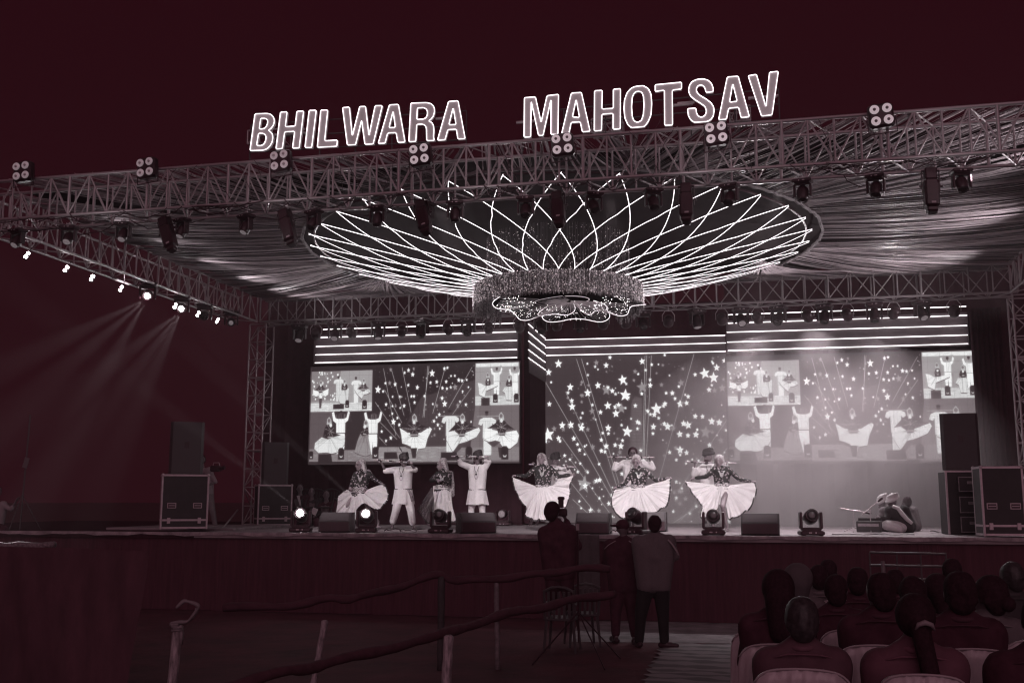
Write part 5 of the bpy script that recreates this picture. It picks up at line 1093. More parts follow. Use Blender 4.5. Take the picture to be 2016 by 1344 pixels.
def stick(label, a, b, Y, Yb=None):
    A, B = P(*a, Y), P(*b, Yb or Y); t = thing('dance_stick', label, 'stick', A); n = 13
    MB().tube([A.lerp(B, i / n) for i in range(n + 1)], .014, 7).build('rod', wood, t, True, True)
    for k in range(1, 7): c = A.lerp(B, k / 7); d = (B - A).normalized() * .03; MB().tube([c - d, c + d], .0158, 7).build('band', dark2 if k % 2 else silver, t, True, True)
def O(o, s): return lambda x, y, d=0: (o[0] + x / s, o[1] + y / s, d)

# --- the seven front dancers -------------------------------------------------
q = O((640, 880), 7.465); Y = 20.4
t, W = person('leftmost woman dancer, swirling white skirt, spangled veil, head turned left', Y, dict(head=q(505, 268), neck=q(530, 345), shl=q(455, 395), shr=q(640, 385, .05), ell=q(400, 490, -.05), hal=q(372, 585, -.12), elr=q(735, 480, .0), har=q(845, 540, -.05), hip=q(500, 690), hpl=q(455, 690), hpr=q(560, 690), knl=q(330, 850, -.2), anl=q(395, 1110, -.05), tol=(691, 1041, -.15), knr=q(640, 900, .1), anr=q(780, 1090, .15), tor=(752, 1040, .05)), .86, (-.72, -1, -.1), skinl, grip=True)
blouse(t, W); veil(t, W, [W['shr'] + Vector((-.05, .12, .05)), W['shr'] + Vector((.05, .14, -.1))])
skirt(t, W, Y, [(689, 963), (668, 972), (663, 995), (661, 1014), (672, 1027), (698, 1026), (701, 1003), (718, 992), (738, 1001), (752, 998), (762, 985), (765, 972), (760, 958), (752, 952)], (692, 968, 718, 966), npl=20, bulge=.30, seed=2, amp=.03)
q = O((640, 880), 7.465); Y = 20.3
t, W = person('barefoot man dancer in white with plumed turban, legs apart, stick before his face', Y, dict(head=q(1160, 215), neck=q(1150, 290), shl=q(1040, 330), shr=q(1255, 320), ell=q(890, 350, -.1), hal=q(828, 225, -.2), elr=q(1325, 330, -.1), har=q(1252, 235, -.22), hip=q(1145, 690), hpl=q(1095, 690), hpr=q(1205, 690), knl=q(1045, 920, -.1), anl=q(985, 1130, .05), tol=q(955, 1215, -.12), knr=q(1262, 930, -.05), anr=q(1290, 1150, .05), tor=q(1300, 1190, -.12)), .90, (.5, -1, -.05), grip=True)
kurta(t, W, short=True); trousers(t, W); turban(t, W, dark2, True); haircap(t, W)
mb = MB(); A = [P(*q(1225, 622)[:2], Y - .17), P(*q(1262, 700)[:2], Y - .19), P(*q(1290, 790)[:2], Y - .17)]
MB().tube(A, [.03, .028, .036], 7).build('sash', mat('striped_sash', g(.25), .8, .8, 12), t, True, True)
stick('patterned dance stick held level by the man in white with the plumed turban', q(718, 180)[:2], q(1290, 232)[:2], Y - .26)
q = O((810, 880), 7.467); Y = 20.8
t, W = person('woman dancer looking down, hands drawn in, white skirt over dark trailing layer', Y, dict(head=q(432, 262), neck=q(460, 335), shl=q(385, 395, -.05), shr=q(560, 395, .05), ell=q(285, 490, -.1), hal=q(375, 480, -.22), elr=q(560, 540, -.05), har=q(430, 500, -.22), hip=q(460, 640), hpl=q(415, 640), hpr=q(510, 640), knl=q(400, 870, -.1), anl=q(330, 1100), tol=q(255, 1150, -.05), knr=q(540, 870), anr=q(560, 1090), tor=q(545, 1160, -.15)), .86, (-.8, -.75, -.35), skinl, grip=True)
blouse(t, W); veil(t, W, [W['shr'] + Vector((.02, .05, .03)), W['shr'] + Vector((.06, .02, -.22)), W['shr'] + Vector((.07, .0, -.42))])
skirt(t, W, Y, [q(315, 570)[:2], q(322, 700)[:2], q(335, 860)[:2], q(330, 1020)[:2], q(420, 1085)[:2], q(560, 1098)[:2], q(655, 1080)[:2], q(620, 930)[:2], q(592, 760)[:2], q(590, 620)[:2]], q(340, 560)[:2] + q(585, 600)[:2], npl=13, bulge=.32, back=.3, seed=4, amp=.03)
skirt(t, W, Y + .25, [q(285, 600)[:2], q(180, 760)[:2], q(150, 850)[:2], q(80, 905)[:2], q(130, 990)[:2], q(210, 1080)[:2], q(300, 1112)[:2], q(380, 1040)[:2]], q(290, 590)[:2] + q(400, 620)[:2], npl=10, bulge=.15, back=.2, m=mat('grey_skirt', g(.17), .8, .35, 5), name='under_skirt', seed=9)
q = O((810, 880), 7.467); Y = 20.3
t, W = person('man in white raising a level stick, standing behind the turned wedge speaker', Y, dict(head=q(975, 190), neck=q(975, 265), shl=q(870, 300), shr=q(1080, 300), ell=q(725, 240, -.05), hal=q(688, 160, -.1), elr=q(1135, 215, .0), har=q(1045, 165, -.12), hip=q(965, 700), hpl=q(915, 700), hpr=q(1020, 700), knl=q(880, 900), anl=q(880, 1100), tol=q(865, 1150, -.15), knr=q(1040, 900), anr=q(1050, 1100), tor=q(1055, 1150, -.15)), .90, (.35, -1, .35), grip=True)
kurta(t, W); trousers(t, W, gather=False); turban(t, W, dark2); haircap(t, W)
c = P(*q(990, 75)[:2], Y); MB().add([c + Vector((-.05, 0, -.06)), c + Vector((.05, 0, -.05)), c + Vector((.0, 0, .06)), c + Vector((0, .04, -.06))], [(0, 1, 2), (1, 3, 2), (3, 0, 2)]).build('turban_fan', dark2, t, world=True)
stick('level dance stick held above the head of the man behind the wedge speaker', q(590, 132)[:2], q(1135, 138)[:2], Y - .16)
q = O((990, 870), 7.075); Y = 20.6
t, W = person('woman dancer with raised chin holding her pleated white skirt wide', Y, dict(head=q(533, 240), neck=q(548, 315), shl=q(455, 365), shr=q(665, 365), ell=q(330, 470, -.05), hal=q(180, 468, -.02), elr=q(775, 480, -.05), har=q(950, 450, .0), hip=q(555, 690), hpl=q(505, 690), hpr=q(610, 690), knl=q(480, 900, -.1), anl=q(390, 1120), tol=q(370, 1160, -.15), knr=q(600, 900), anr=q(470, 1120, .1), tor=q(460, 1160, -.05)), .88, (-.15, -1, .25), skinl, grip=True)
blouse(t, W); veil(t, W)
skirt(t, W, Y, [q(*p)[:2] for p in ((125, 482), (165, 650), (240, 800), (322, 920), (308, 1025), (420, 1078), (560, 1095), (640, 1060), (760, 930), (880, 890), (935, 740), (940, 590), (1000, 440))], q(440, 610)[:2] + q(665, 610)[:2], npl=30, bulge=.36, seed=5)
q = O((1180, 870), 7.075)
t, W = person('woman dancer looking down, white skirt held wide behind the two standing onlookers', Y, dict(head=q(512, 282), neck=q(535, 350), shl=q(470, 400), shr=q(640, 395), ell=q(360, 570, -.05), hal=q(240, 625, -.05), elr=q(790, 530, -.02), har=q(950, 500), hip=q(540, 690), hpl=q(495, 690), hpr=q(590, 690), knl=q(480, 900, -.1), anl=q(470, 1120), tol=q(460, 1180, -.15), knr=q(600, 900), anr=q(610, 1120), tor=q(620, 1180, -.15)), .86, (.0, -1, -.45), skinl, grip=True)
blouse(t, W); veil(t, W)
skirt(t, W, Y, [q(*p)[:2] for p in ((215, 645), (165, 800), (205, 960), (320, 1060), (400, 1085), (540, 1060), (690, 1005), (780, 975), (940, 880), (985, 700), (990, 505))], q(450, 620)[:2] + q(620, 620)[:2], npl=26, bulge=.36, seed=6)
skirt(t, W, Y + .1, [q(*p)[:2] for p in ((215, 650), (155, 800), (195, 970), (330, 1072), (420, 1085), (400, 900))], q(300, 700)[:2] + q(380, 720)[:2], npl=6, bulge=.05, back=.1, m=MATS['grey_skirt'], name='lining', border=False, seed=3)
q = O((1330, 870), 7.07)
t, W = person('rightmost woman dancer, broad white skirt spread like a fan and one bent knee showing', Y, dict(head=q(603, 275), neck=q(620, 345), shl=q(550, 375), shr=q(730, 375), ell=q(420, 480, -.05), hal=q(265, 500), elr=q(895, 520, -.05), har=q(1065, 548), hip=q(645, 670), hpl=q(600, 670), hpr=q(695, 670), knl=q(560, 850, -.15), anl=q(520, 1130, .0), tol=q(500, 1220, -.15), knr=q(655, 890, -.5), anr=q(715, 1180, -.2), tor=q(720, 1245, -.35)), .88, (-.15, -1, -.15), skinl, grip=True)
blouse(t, W); veil(t, W, [W['shl'] + Vector((.0, .12, .05)), W['shl'] + Vector((-.1, .14, -.1))])
skirt(t, W, Y, [q(*p)[:2] for p in ((130, 545), (200, 660), (300, 800), (372, 890), (345, 1030), (450, 1055), (560, 960), (640, 860), (700, 900), (725, 1010), (760, 1070), (900, 1020), (1050, 900), (1092, 790), (1130, 660), (1092, 548))], q(535, 590)[:2] + q(760, 600)[:2], npl=32, bulge=.34, seed=7)
# --- the stick men behind ---
q = O((990, 870), 7.075); Y = 21.6
t, W = person('smiling man in white with plumed turban, holding a stick behind the chin-raised woman dancer', Y, dict(head=q(730, 275), neck=q(745, 345), shl=q(650, 390), shr=q(860, 380), ell=q(560, 480, -.05), hal=q(450, 320, -.2), elr=q(940, 470, -.05), har=q(895, 345, -.22), hip=q(745, 730), knl=q(700, 920), anl=q(690, 1100), tol=q(690, 1130, -.15), knr=q(800, 920), anr=q(810, 1100), tor=q(810, 1130, -.15)), .93, (-.1, -1, 0), grip=True)
kurta(t, W); trousers(t, W); turban(t, W, dark2, True)
stick('long dance stick carried at shoulder height behind the chin-raised woman dancer', q(360, 308)[:2], q(1020, 348)[:2], Y - .28)
q = O((1180, 870), 7.075)
t, W = person('laughing young man in white with a long stick across his shoulders', Y, dict(head=q(466, 165), neck=q(470, 245), shl=q(345, 290), shr=q(600, 290), ell=q(215, 370, -.02), hal=q(232, 232, -.05), elr=q(745, 360, -.02), har=q(700, 232, -.05), hip=q(475, 680), knl=q(430, 900), anl=q(420, 1100), tol=q(420, 1130, -.15), knr=q(530, 900), anr=q(540, 1100), tor=q(545, 1130, -.15)), .95, (.1, -1, -.1), grip=True)
kurta(t, W); trousers(t, W); haircap(t, W, r=.116)
stick('banded dance stick across the shoulders of the laughing young man', q(115, 205)[:2], q(765, 215)[:2], Y - .12)
q = O((1330, 870), 7.07)
t, W = person('bearded man in a dark turban holding a stick level, behind the rightmost woman dancer', Y, dict(head=q(455, 222), neck=q(465, 305), shl=q(370, 355), shr=q(560, 350), ell=q(255, 450, -.05), hal=q(268, 300, -.2), elr=q(650, 440, .02), har=q(700, 300, -.15), hip=q(480, 700), knl=q(430, 900), anl=q(420, 1100), tol=q(420, 1130, -.15), knr=q(530, 900), anr=q(540, 1100), tor=q(545, 1130, -.15)), .93, (-.9, -.6, 0), grip=True)
kurta(t, W); trousers(t, W); turban(t, W, dark2, False, 1.12); 
K = W['K']; mb = MB().ball(W['head'] - Vector((0, 0, .07)) + W['look'] * .035, .068, 10, (1, 1, .9)); remesh('beard', mb, .014, hair, t, 1)
stick('long banded dance stick beside the head of the bearded man', q(130, 275)[:2], q(845, 292)[:2], Y - .25)
# --- musicians on the floor at the right
Y = 20.6
t, W = person('seated musician in dark top with a white scarf over the shoulder and white turban', Y, dict(head=(1757, 991), neck=(1762, 1002), shl=(1752, 1006, -.12), shr=(1780, 1004, .1), ell=(1745, 1022, -.2), hal=(1732, 1018, -.3), elr=(1765, 1026, .0), har=(1742, 1024, -.1), hip=(1790, 1036), hpl=(1786, 1037, -.1), hpr=(1790, 1036, .1), knl=(1746, 1033, -.25), anl=(1772, 1043, -.3), knr=(1750, 1036, .2), anr=(1768, 1043, .1)), .86, (-.9, -.4, -.3), grip=True)
W['_l'] = W['_l']; cloth('shirt', t, W, [('shl', .085, 'shr', .085), ('shl', .12, '_l', .14), ('shr', .12, '_r', .14), ('neck', .07, 'hip', .15), ('shl', .075, 'ell', .065), ('ell', .065, W['ell'].lerp(W['hal'], .8), .05), ('shr', .075, 'elr', .065), ('elr', .06, W['elr'].lerp(W['har'], .8), .05)], dark2)
cloth('trousers', t, W, [('_l', .12, 'knl', .11), ('knl', .1, 'anl', .075), ('_r', .12, 'knr', .10), ('knr', .1, 'anr', .075)], white); turban(t, W, white, False, 1.25)
MB().tube([P(x, y, Y - .24) for x, y in ((1757, 996), (1768, 1000), (1777, 1012), (1786, 1022), (1796, 1030))], [.03, .035, .04, .035, .03], 6).build('scarf', white, t, True, True)
t, W = person('second musician in a white turban bending forward, left of the one with the scarf', Y + .7, dict(head=(1737, 992), neck=(1742, 1000), shl=(1740, 1006, -.15), shr=(1758, 1002, .15), ell=(1728, 1022, -.2), hal=(1722, 1026, -.3), elr=(1740, 1022, .2), har=(1726, 1026, .1), hip=(1762, 1036), knl=(1728, 1036, -.2), anl=(1750, 1041, -.2), knr=(1732, 1036, .25), anr=(1752, 1040, .2)), .86, (-.85, -.4, -.45), grip=True)
cloth('shirt', t, W, [('shl', .08, 'shr', .08), ('shl', .11, '_l', .13), ('shr', .11, '_r', .13), ('shl', .07, 'ell', .06), ('ell', .06, 'hal', .045), ('shr', .07, 'elr', .06), ('elr', .06, 'har', .045), ('_l', .11, 'knl', .09), ('knl', .09, 'anl', .07), ('_r', .11, 'knr', .09), ('knr', .09, 'anr', .07)], dark3); turban(t, W, white, False, 1.15)
t, W = person('third musician in grey leaning back behind the one with the scarf', Y + .9, dict(head=(1783, 990), neck=(1788, 1000), shl=(1780, 1005, -.15), shr=(1798, 1005, .15), ell=(1776, 1022, -.2), hal=(1768, 1026, -.3), elr=(1800, 1022, .2), har=(1790, 1028, .1), hip=(1800, 1036), knl=(1770, 1036, -.2), anl=(1785, 1041, -.2), knr=(1775, 1036, .25), anr=(1790, 1040, .2)), .84, (-.8, .5, -.2), grip=True, face=False)
cloth('shirt', t, W, [('shl', .08, 'shr', .08), ('shl', .11, '_l', .13), ('shr', .11, '_r', .13), ('shl', .07, 'ell', .06), ('ell', .06, 'hal', .045), ('shr', .07, 'elr', .06), ('elr', .06, 'har', .045), ('_l', .11, 'knl', .09), ('knl', .09, 'anl', .07), ('_r', .11, 'knr', .09), ('knr', .09, 'anr', .07)], dark3); haircap(t, W)
a = PZ(1818, 1047, HS); vs = []
for i in range(9):
    for j in range(3): vs.append(Vector((a.x + i * .06, 20.0 + .12 * j - .01 * i, HS + .012 + .05 * math.exp(-i * .4) * (1 - j * .3) + .006 * math.sin(i * 2))))
tag(MB().add(vs, [(i * 3 + j, i * 3 + 3 + j, i * 3 + 4 + j, i * 3 + 1 + j) for i in range(8) for j in range(2)]).build('fabric', white, None, smooth=True), 'crumpled white cloth lying on the stage right of the musicians', 'cloth')
# harmonium before the musicians
p = P(1712, 1046, 20.2); p.z = HS + .004; t = thing('harmonium', 'low dark harmonium on the floor before the musicians', 'instrument', p, R(-15))
MB().box((0, 0, .11), (.42, .24, .20), bev=.01).build('body', MATS['box_dark'], t); MB().box((0, -.125, .14), (.36, .01, .05)).build('keyboard', MATS['dull_alu'], t); MB().box((0, .08, .235), (.4, .03, .05)).build('bellows', dark2, t)
# --- bystanders in the dark at the left of the stage
def chair(label, loc, pan, m, group=None, sc=1.0, name='plastic_chair'):
    t = thing(name, label, 'chair', loc, pan, group); t.scale = (sc,) * 3
    MB().box((0, 0, .43), (.42, .42, .03), bev=.01).build('seat', m, t)
    for sx in (-1, 1):
        for sy in (-1, 1): MB().tube([(sx * .18, sy * .18, .42), (sx * .215, sy * .215, 0)], [.022, .018], 6).build('leg', m, t)
        MB().tube([(sx * .2, -.2, .43), (sx * .21, -.22, .62), (sx * .21, .1, .64), (sx * .2, .2, .43)], .016, 6).build('arm_rest', m, t)
        MB().tube([(sx * .19, -.2, .43), (sx * .2, -.25, .82)], .018, 6).build('back_post', m, t)
    for k in range(5): MB().box((-.14 + .07 * k, -.235, .62), (.035, .012, .36), rx(R(7))).build('slat', m, t)
    MB().tube([(-.2, -.25, .80), (-.1, -.262, .85), (0, -.266, .865), (.1, -.262, .85), (.2, -.25, .80)], .018, 6).build('top_rail', m, t); return t
for (px, py, lb, lk, mt) in ((590, 962, 'seated bystander in dark suit and white shirt left of the dancers', (.5, -.8, -.1), dark), (613, 970, 'seated bystander in grey looking up with a white paper in hand', (.5, -.8, .3), dark2), (642, 975, 'seated dark-haired bystander closest to the swirling-skirt dancer', (.5, -.8, 0), dark)):
    Y = 22.9; ground = P(px, 985, Y).x
    t, W = person(lb, Y, dict(head=(px, py), neck=(px + 1, py + 11), shl=(px - 14, py + 18), shr=(px + 15, py + 18), ell=(px - 18, py + 38, -.05), hal=(px - 6, py + 46, -.3), elr=(px + 18, py + 38, -.05), har=(px + 8, py + 44, -.3), hip=(px, py + 54), knl=(px - 10, py + 54, -.42), anl=(px - 10, py + 75, -.42), tol=(px - 10, py + 79, -.55), knr=(px + 10, py + 54, -.42), anr=(px + 10, py + 75, -.42), tor=(px + 10, py + 79, -.55)), .88, lk)
    cloth('jacket', t, W, [('shl', .075, 'shr', .075), ('shl', .11, '_l', .12), ('shr', .11, '_r', .12), ('shl', .07, 'ell', .055), ('ell', .055, 'hal', .04), ('shr', .07, 'elr', .055), ('elr', .055, 'har', .04)], mt)
    cloth('trousers', t, W, [('_l', .11, 'knl', .08), ('knl', .08, 'anl', .06), ('_r', .11, 'knr', .08), ('knr', .08, 'anr', .06)], dark); haircap(t, W)
    if px == 590: MB().add([W['neck'] + Vector((-.03, -.13, -.03)), W['neck'] + Vector((.04, -.13, -.02)), W['neck'] + Vector((.10, -.14, -.26)), W['neck'] + Vector((.07, -.14, -.27))], [(0, 3, 2, 1)]).build('shirt_front', white, t, world=True)
    if px == 613:
        c = P(px + 6, py + 36, Y - .42); pp = MB().box(c, (.13, .006, .15), ry(.4)); tag(pp.build('paper', white, None), 'small white paper held by the middle seated bystander', 'paper')
    hp = W['hip']; chair('chair under the ' + ('left', 'middle', 'right')[(px > 600) + (px > 630)] + ' of the three seated bystanders', (hp.x, Y + .02, HS + .003), math.pi, dark2, 'chairs of the seated bystanders', .98)
# --- man behind the left case, and the far-left helper
Y = 21.6
t, W = person('man in pale trousers standing half hidden behind the left flight case', Y, dict(head=(397, 906), neck=(398, 919), shl=(385, 927), shr=(412, 927), ell=(380, 950), hal=(388, 968, -.1), elr=(424, 948, -.05), har=(410, 955, -.2), hip=(403, 970), hpl=(395, 972), hpr=(411, 972), knl=(398, 1005), anl=(400, 1034), tol=(398, 1038, -.15), knr=(418, 1005), anr=(424, 1034), tor=(430, 1037, -.12)), .92, (.5, -.8, 0))
cloth('shirt', t, W, [('shl', .08, 'shr', .08), ('shl', .11, '_l', .12), ('shr', .11, '_r', .12), ('shl', .07, 'ell', .055), ('shr', .07, 'elr', .055)], mat('pale_shirt', g(.3), .9, .1)); trousers(t, W, m=mat('pale_trousers', g(.2), .9, .2), gather=False); haircap(t, W)
c = P(424, 922, Y - .2); vc = thing('video_camera', 'shoulder video camera beside the half hidden man at the left case', 'camera', c)
MB().box((0, 0, 0), (.22, .12, .14), bev=.02).build('body', blk, vc); MB().tube([(.1, -.02, 0), (.24, -.03, .02)], .045, 10).build('lens', blk, vc); MB().tube([(-.06, 0, .07), (-.05, 0, .13), (.08, 0, .13), (.1, 0, .07)], .012, 5).build('handle', alu, vc)
Y = 18.8
t, W = person('dim person at the left picture edge reaching out one arm', Y, dict(head=(-4, 968), neck=(-6, 982), shl=(-26, 992), shr=(6, 994), ell=(-32, 1012), hal=(-28, 1028, -.1), elr=(22, 1002, -.05), har=(32, 985, -.1), hip=(-10, 1038), knl=(-30, 1040, -.3), anl=(-5, 1048, -.35), knr=(10, 1040, -.3), anr=(-10, 1048, -.4)), .86, (.9, -.4, 0))
cloth('shirt', t, W, [('shl', .08, 'shr', .08), ('shl', .11, '_l', .12), ('shr', .11, '_r', .12), ('shl', .07, 'ell', .055), ('shr', .07, 'elr', .055), ('elr', .055, W['elr'].lerp(W['har'], .3), .05)], MATS['pale_shirt']); haircap(t, W)
cloth('trousers', t, W, [('_l', .11, 'knl', .09), ('knl', .08, 'anl', .06), ('_r', .11, 'knr', .09), ('knr', .08, 'anr', .06)], dark)
A = P(38, 1052, 18.5); A.z = HS; t = thing('light_stand', 'tall dim stand with a tilted pale card at the far left', 'stand', A)
dm = mat('dim_metal', g(.08), .5, .2)
MB().tube([(0, 0, .02), (.06, 0, 2.3)], .014, 6).build('pole', dm, t)
for k in range(3): q = k * 2.094 + .5; MB().tube([(0, 0, .7), (.42 * math.cos(q), .3 * math.sin(q), .01)], .009, 5).build('leg', dm, t)
MB().box((.06, -.03, 1.33), (.11, .012, .21), ry(R(15))).build('card', mat('dim_card', g(.16), .6, .1), t)
# --- crew standing before the stage
def onlooker(label, Y, J, K, look, top, bottom, **kw):
    t, W = person(label, Y, J, K, look, grip=True, seated=True, **kw); U = Vector((0, 0, 1))
    segs = [('shl', .08, 'shr', .08), (W['neck'] + U * .01, .068, W['neck'] - U * .1, .08), (W['neck'], .066, W['neck'].lerp(W['shl'], .75), .072), (W['neck'], .066, W['neck'].lerp(W['shr'], .75), .072), ('shl', .11, '_l', .13), ('shr', .11, '_r', .13), (W['shl'].lerp(W['shr'], .2) - U * .06, .128, '_l', .135), (W['shr'].lerp(W['shl'], .2) - U * .06, .128, '_r', .135), ('neck', .07, W['neck'] - U * .3, .15), ('hip', .13, W['neck'] - U * .25, .13)]
    for a in 'lr':
        if 'el' + a in W: segs += [('sh' + a, .078, 'el' + a, .062), ('el' + a, .06, W['el' + a].lerp(W['ha' + a], .85), .045)]
    cloth('jacket', t, W, segs, top, .018, 3)
    if 'knl' in W: cloth('trousers', t, W, [('_l', .12, 'knl', .085), ('knl', .08, W['knl'].lerp(W['anl'], .95), .065), ('_r', .12, 'knr', .085), ('knr', .08, W['knr'].lerp(W['anr'], .95), .065)], bottom, .018, 2)
    return t, W
def shoes(t, W, m=blk):
    for a in 'lr':
        d = W['to' + a] - W['an' + a]; d.z = 0; d = d.normalized() if d.length > .01 else Vector((0, 1, 0)); b = Vector((W['an' + a].x, W['an' + a].y, .045))
        mb = MB(); mb.cap(b - d * .05, .045, b + d * .17, .038); mb.cap(W['an' + a], .045, b, .045); remesh('shoe', mb, .016, m, t, 2)
knit = mat('light_sweater', g(.145), .9, .12, 40, bump=.3)
t, W = onlooker('standing onlooker in a pale sweater with a stripe down the sleeve, seen from behind', 14.85, dict(head=(1290, 1033), neck=(1290, 1053), shl=(1258, 1068), shr=(1316, 1066), ell=(1256, 1105, .1), hal=(1272, 1092, .32), elr=(1330, 1095, .05), har=(1312, 1090, .3), hip=(1287, 1150), hpl=(1272, 1152), hpr=(1302, 1152), knl=(1262, 1208), anl=(1258, 1262, .02), tol=(1252, 1268, .15), knr=(1305, 1208), anr=(1308, 1262), tor=(1328, 1270, -.02)), 1.02, (.1, 1, .0), knit, mat('dark_trousers', g(.02), .9, .2), face=False); haircap(t, W, r=.1, back=.02); shoes(t, W)
MB().tube([P(x, y, 14.72) for x, y in ((1315, 1062), (1324, 1072), (1332, 1084), (1336, 1093))], .014, 5).build('sleeve_stripe', mat('pale_stripe', g(.35), .8, .05), t, True, True)
t, W = onlooker('standing onlooker in black with a peaked cap turned back, left of the pale sweater', 15.2, dict(head=(1226, 1041), neck=(1228, 1060), shl=(1202, 1074), shr=(1252, 1074), ell=(1192, 1108, .1), hal=(1210, 1098, .32), elr=(1262, 1108, .1), har=(1246, 1098, .3), hip=(1228, 1152), hpl=(1215, 1154), hpr=(1241, 1154), knl=(1212, 1204), anl=(1212, 1248), tol=(1204, 1254, .15), knr=(1244, 1204), anr=(1250, 1250), tor=(1256, 1256, .15)), .98, (.1, 1, 0), dark, dark, face=False); shoes(t, W)
K = W['K']; mb = MB(); mb.ball(W['head'] + Vector((0, 0, .05)), .108, 12, (.95, 1, .85)); remesh('cap', mb, .015, dark, t, 1); MB().ball(W['head'] + Vector((-.10, -.06, .05)), .07, 8, (1.1, .9, .25)).build('cap_peak', dark, t, True, True)
MB().tube([P(x, y, 15.04) for x, y in ((1238, 1064), (1246, 1070), (1251, 1078))], .008, 5).build('piping', MATS['pale_stripe'], t, True, True)
MB().tube([P(x, y, 15.04) for x, y in ((1212, 1064), (1198, 1072), (1190, 1080))], .006, 5).build('piping', MATS['pale_stripe'], t, True, True)
t, W = onlooker('photographer in black raising a camera above the crowd, standing on a plastic chair', 14.2, dict(head=(1089, 1008), neck=(1093, 1028), shl=(1073, 1050), shr=(1122, 1046), ell=(1078, 1090, .15), hal=(1096, 1030, .34), elr=(1138, 1075, .05), har=(1112, 1018, .3), hip=(1100, 1128), hpl=(1088, 1130), hpr=(1114, 1130), knl=(1088, 1168), anl=(1088, 1196), tol=(1086, 1205, .15), knr=(1118, 1168), anr=(1120, 1196), tor=(1122, 1205, .15)), 1.0, (.35, 1, .1), dark, dark, face=False); haircap(t, W, r=.118)
c = P(1106, 1008, 14.35); t = thing('camera', 'black camera with flash held up by the photographer', 'camera', c)
MB().box((0, 0, 0), (.15, .08, .11), bev=.015).build('body', blk, t); MB().tube([(0, .03, 0), (.02, .16, 0)], .04, 10).build('lens', blk, t); MB().box((-.01, 0, .12), (.07, .05, .12), bev=.01).build('flash', blk, t); MB().box((-.01, .02, .19), (.09, .09, .045), bev=.01).build('flash_head', blk, t)
A = PZ(1128, 1262, 0); A = Vector((P(1104, 1200, 14.2).x, 14.3, 0)); chair('pale plastic chair under the photographer', A, 0, plastic, None, 1.0)
A = P(1146, 1260, 14.9); A.z = 0; chair('pale plastic chair beside the tripod right of the photographer', A, R(20), plastic, None, 1.0)
A = P(1139, 1238, 13.3); A.z = 0; t = thing('tripod', 'thin black tripod stand in front of the photographer', 'tripod', A); zt_ = P(1139, 1040, 13.3).z
MB().tube([(0, 0, .25), (0, 0, zt_)], .013, 6).build('pole', blk, t)
for q in (-2.6, -.9, .7): MB().tube([(0, 0, .62), (.62 * math.cos(q), .62 * math.sin(q), .01)], .010, 5).build('leg', blk, t)
MB().tube([(0, 0, zt_ - .02), (0, 0, zt_ + .06)], .022, 8).build('head', alu, t)
# --- audience in chairs
def cover_chair(label, x0, x1, yt, Y):
    xm, wd = P((x0 + x1) / 2, yt, Y).x, (x1 - x0) * mpp(Y); zt2 = P((x0 + x1) / 2, yt, Y).z; t = thing('covered_chair', label, 'chair', (xm, Y, 0), 0, 'chairs under satin covers')
    r_ = random.Random(int(x0)); mb = MB(); NX, NZ = 40, 22; vs = []
    for side_ in (0, 1):
        for i in range(NX + 1):
            u = i / NX * 2 - 1; top = zt2 - .05 * abs(u) ** 7 - .03 * u * u
            for j in range(NZ + 1):
                v = j / NZ; z = .02 + (top - .02) * v; x = u * wd / 2 * (1.12 - .12 * v if v < .5 else 1.06 - .06 * (2 * v - 1) ** 2)
                if v > .93: x *= 1 - .035 * ((v - .93) / .07) ** 2
                y = -.07 * (1 - v) ** 2 - .05 * (1 - u * u) + (.006 * math.sin(i * 1.3 + j * .9 * u * 3) + .016 * max(0, math.sin(u * 9 + v * 10 + x0)) ** 3 + .012 * max(0, math.sin(u * 14 - v * 8 + x0 * 2)) ** 4 + .006 * math.sin(u * 23 - v * 11)) * (1.0 if v < .93 else .4) 
                if side_: y += .05 + .03 * (1 - v)
                vs.append((x, y, z))
    N1 = (NX + 1) * (NZ + 1); fs = []
    for sd in (0, 1):
        for i in range(NX):
            for j in range(NZ):
                a = sd * N1 + i * (NZ + 1) + j; f = (a, a + NZ + 1, a + NZ + 2, a + 1); fs.append(f if not sd else f[::-1])
    for i in range(NX): a = i * (NZ + 1) + NZ; fs.append((a, a + NZ + 1, N1 + a + NZ + 1, N1 + a))
    for j in range(NZ): fs.append((j, j + 1, N1 + j + 1, N1 + j)); a = NX * (NZ + 1) + j; fs.append((a, N1 + a, N1 + a + 1, a + 1))
    mb.add(vs, fs).build('cover', satin, t, smooth=True)
    MB().box((0, .30, .50), (wd * .96, .46, .06), bev=.02).build('seat', satin, t)
    MB().tube([(u_ * wd / 2 * .965, -.05 * (1 - u_ * u_), zt2 - .05 * abs(u_) ** 7 - .03 * u_ * u_ + .002) for u_ in [k / 12 - 1 for k in range(25)]], .006, 6).build('piping', mat('satin_edge', g(.5), .4, .1), t, smooth=True)
    for sx in (-1, 1):
        for sy in (.1, .5): MB().tube([(sx * wd * .42, sy, .48), (sx * wd * .45, sy, 0)], .02, 6).build('leg', plastic, t)
    return t
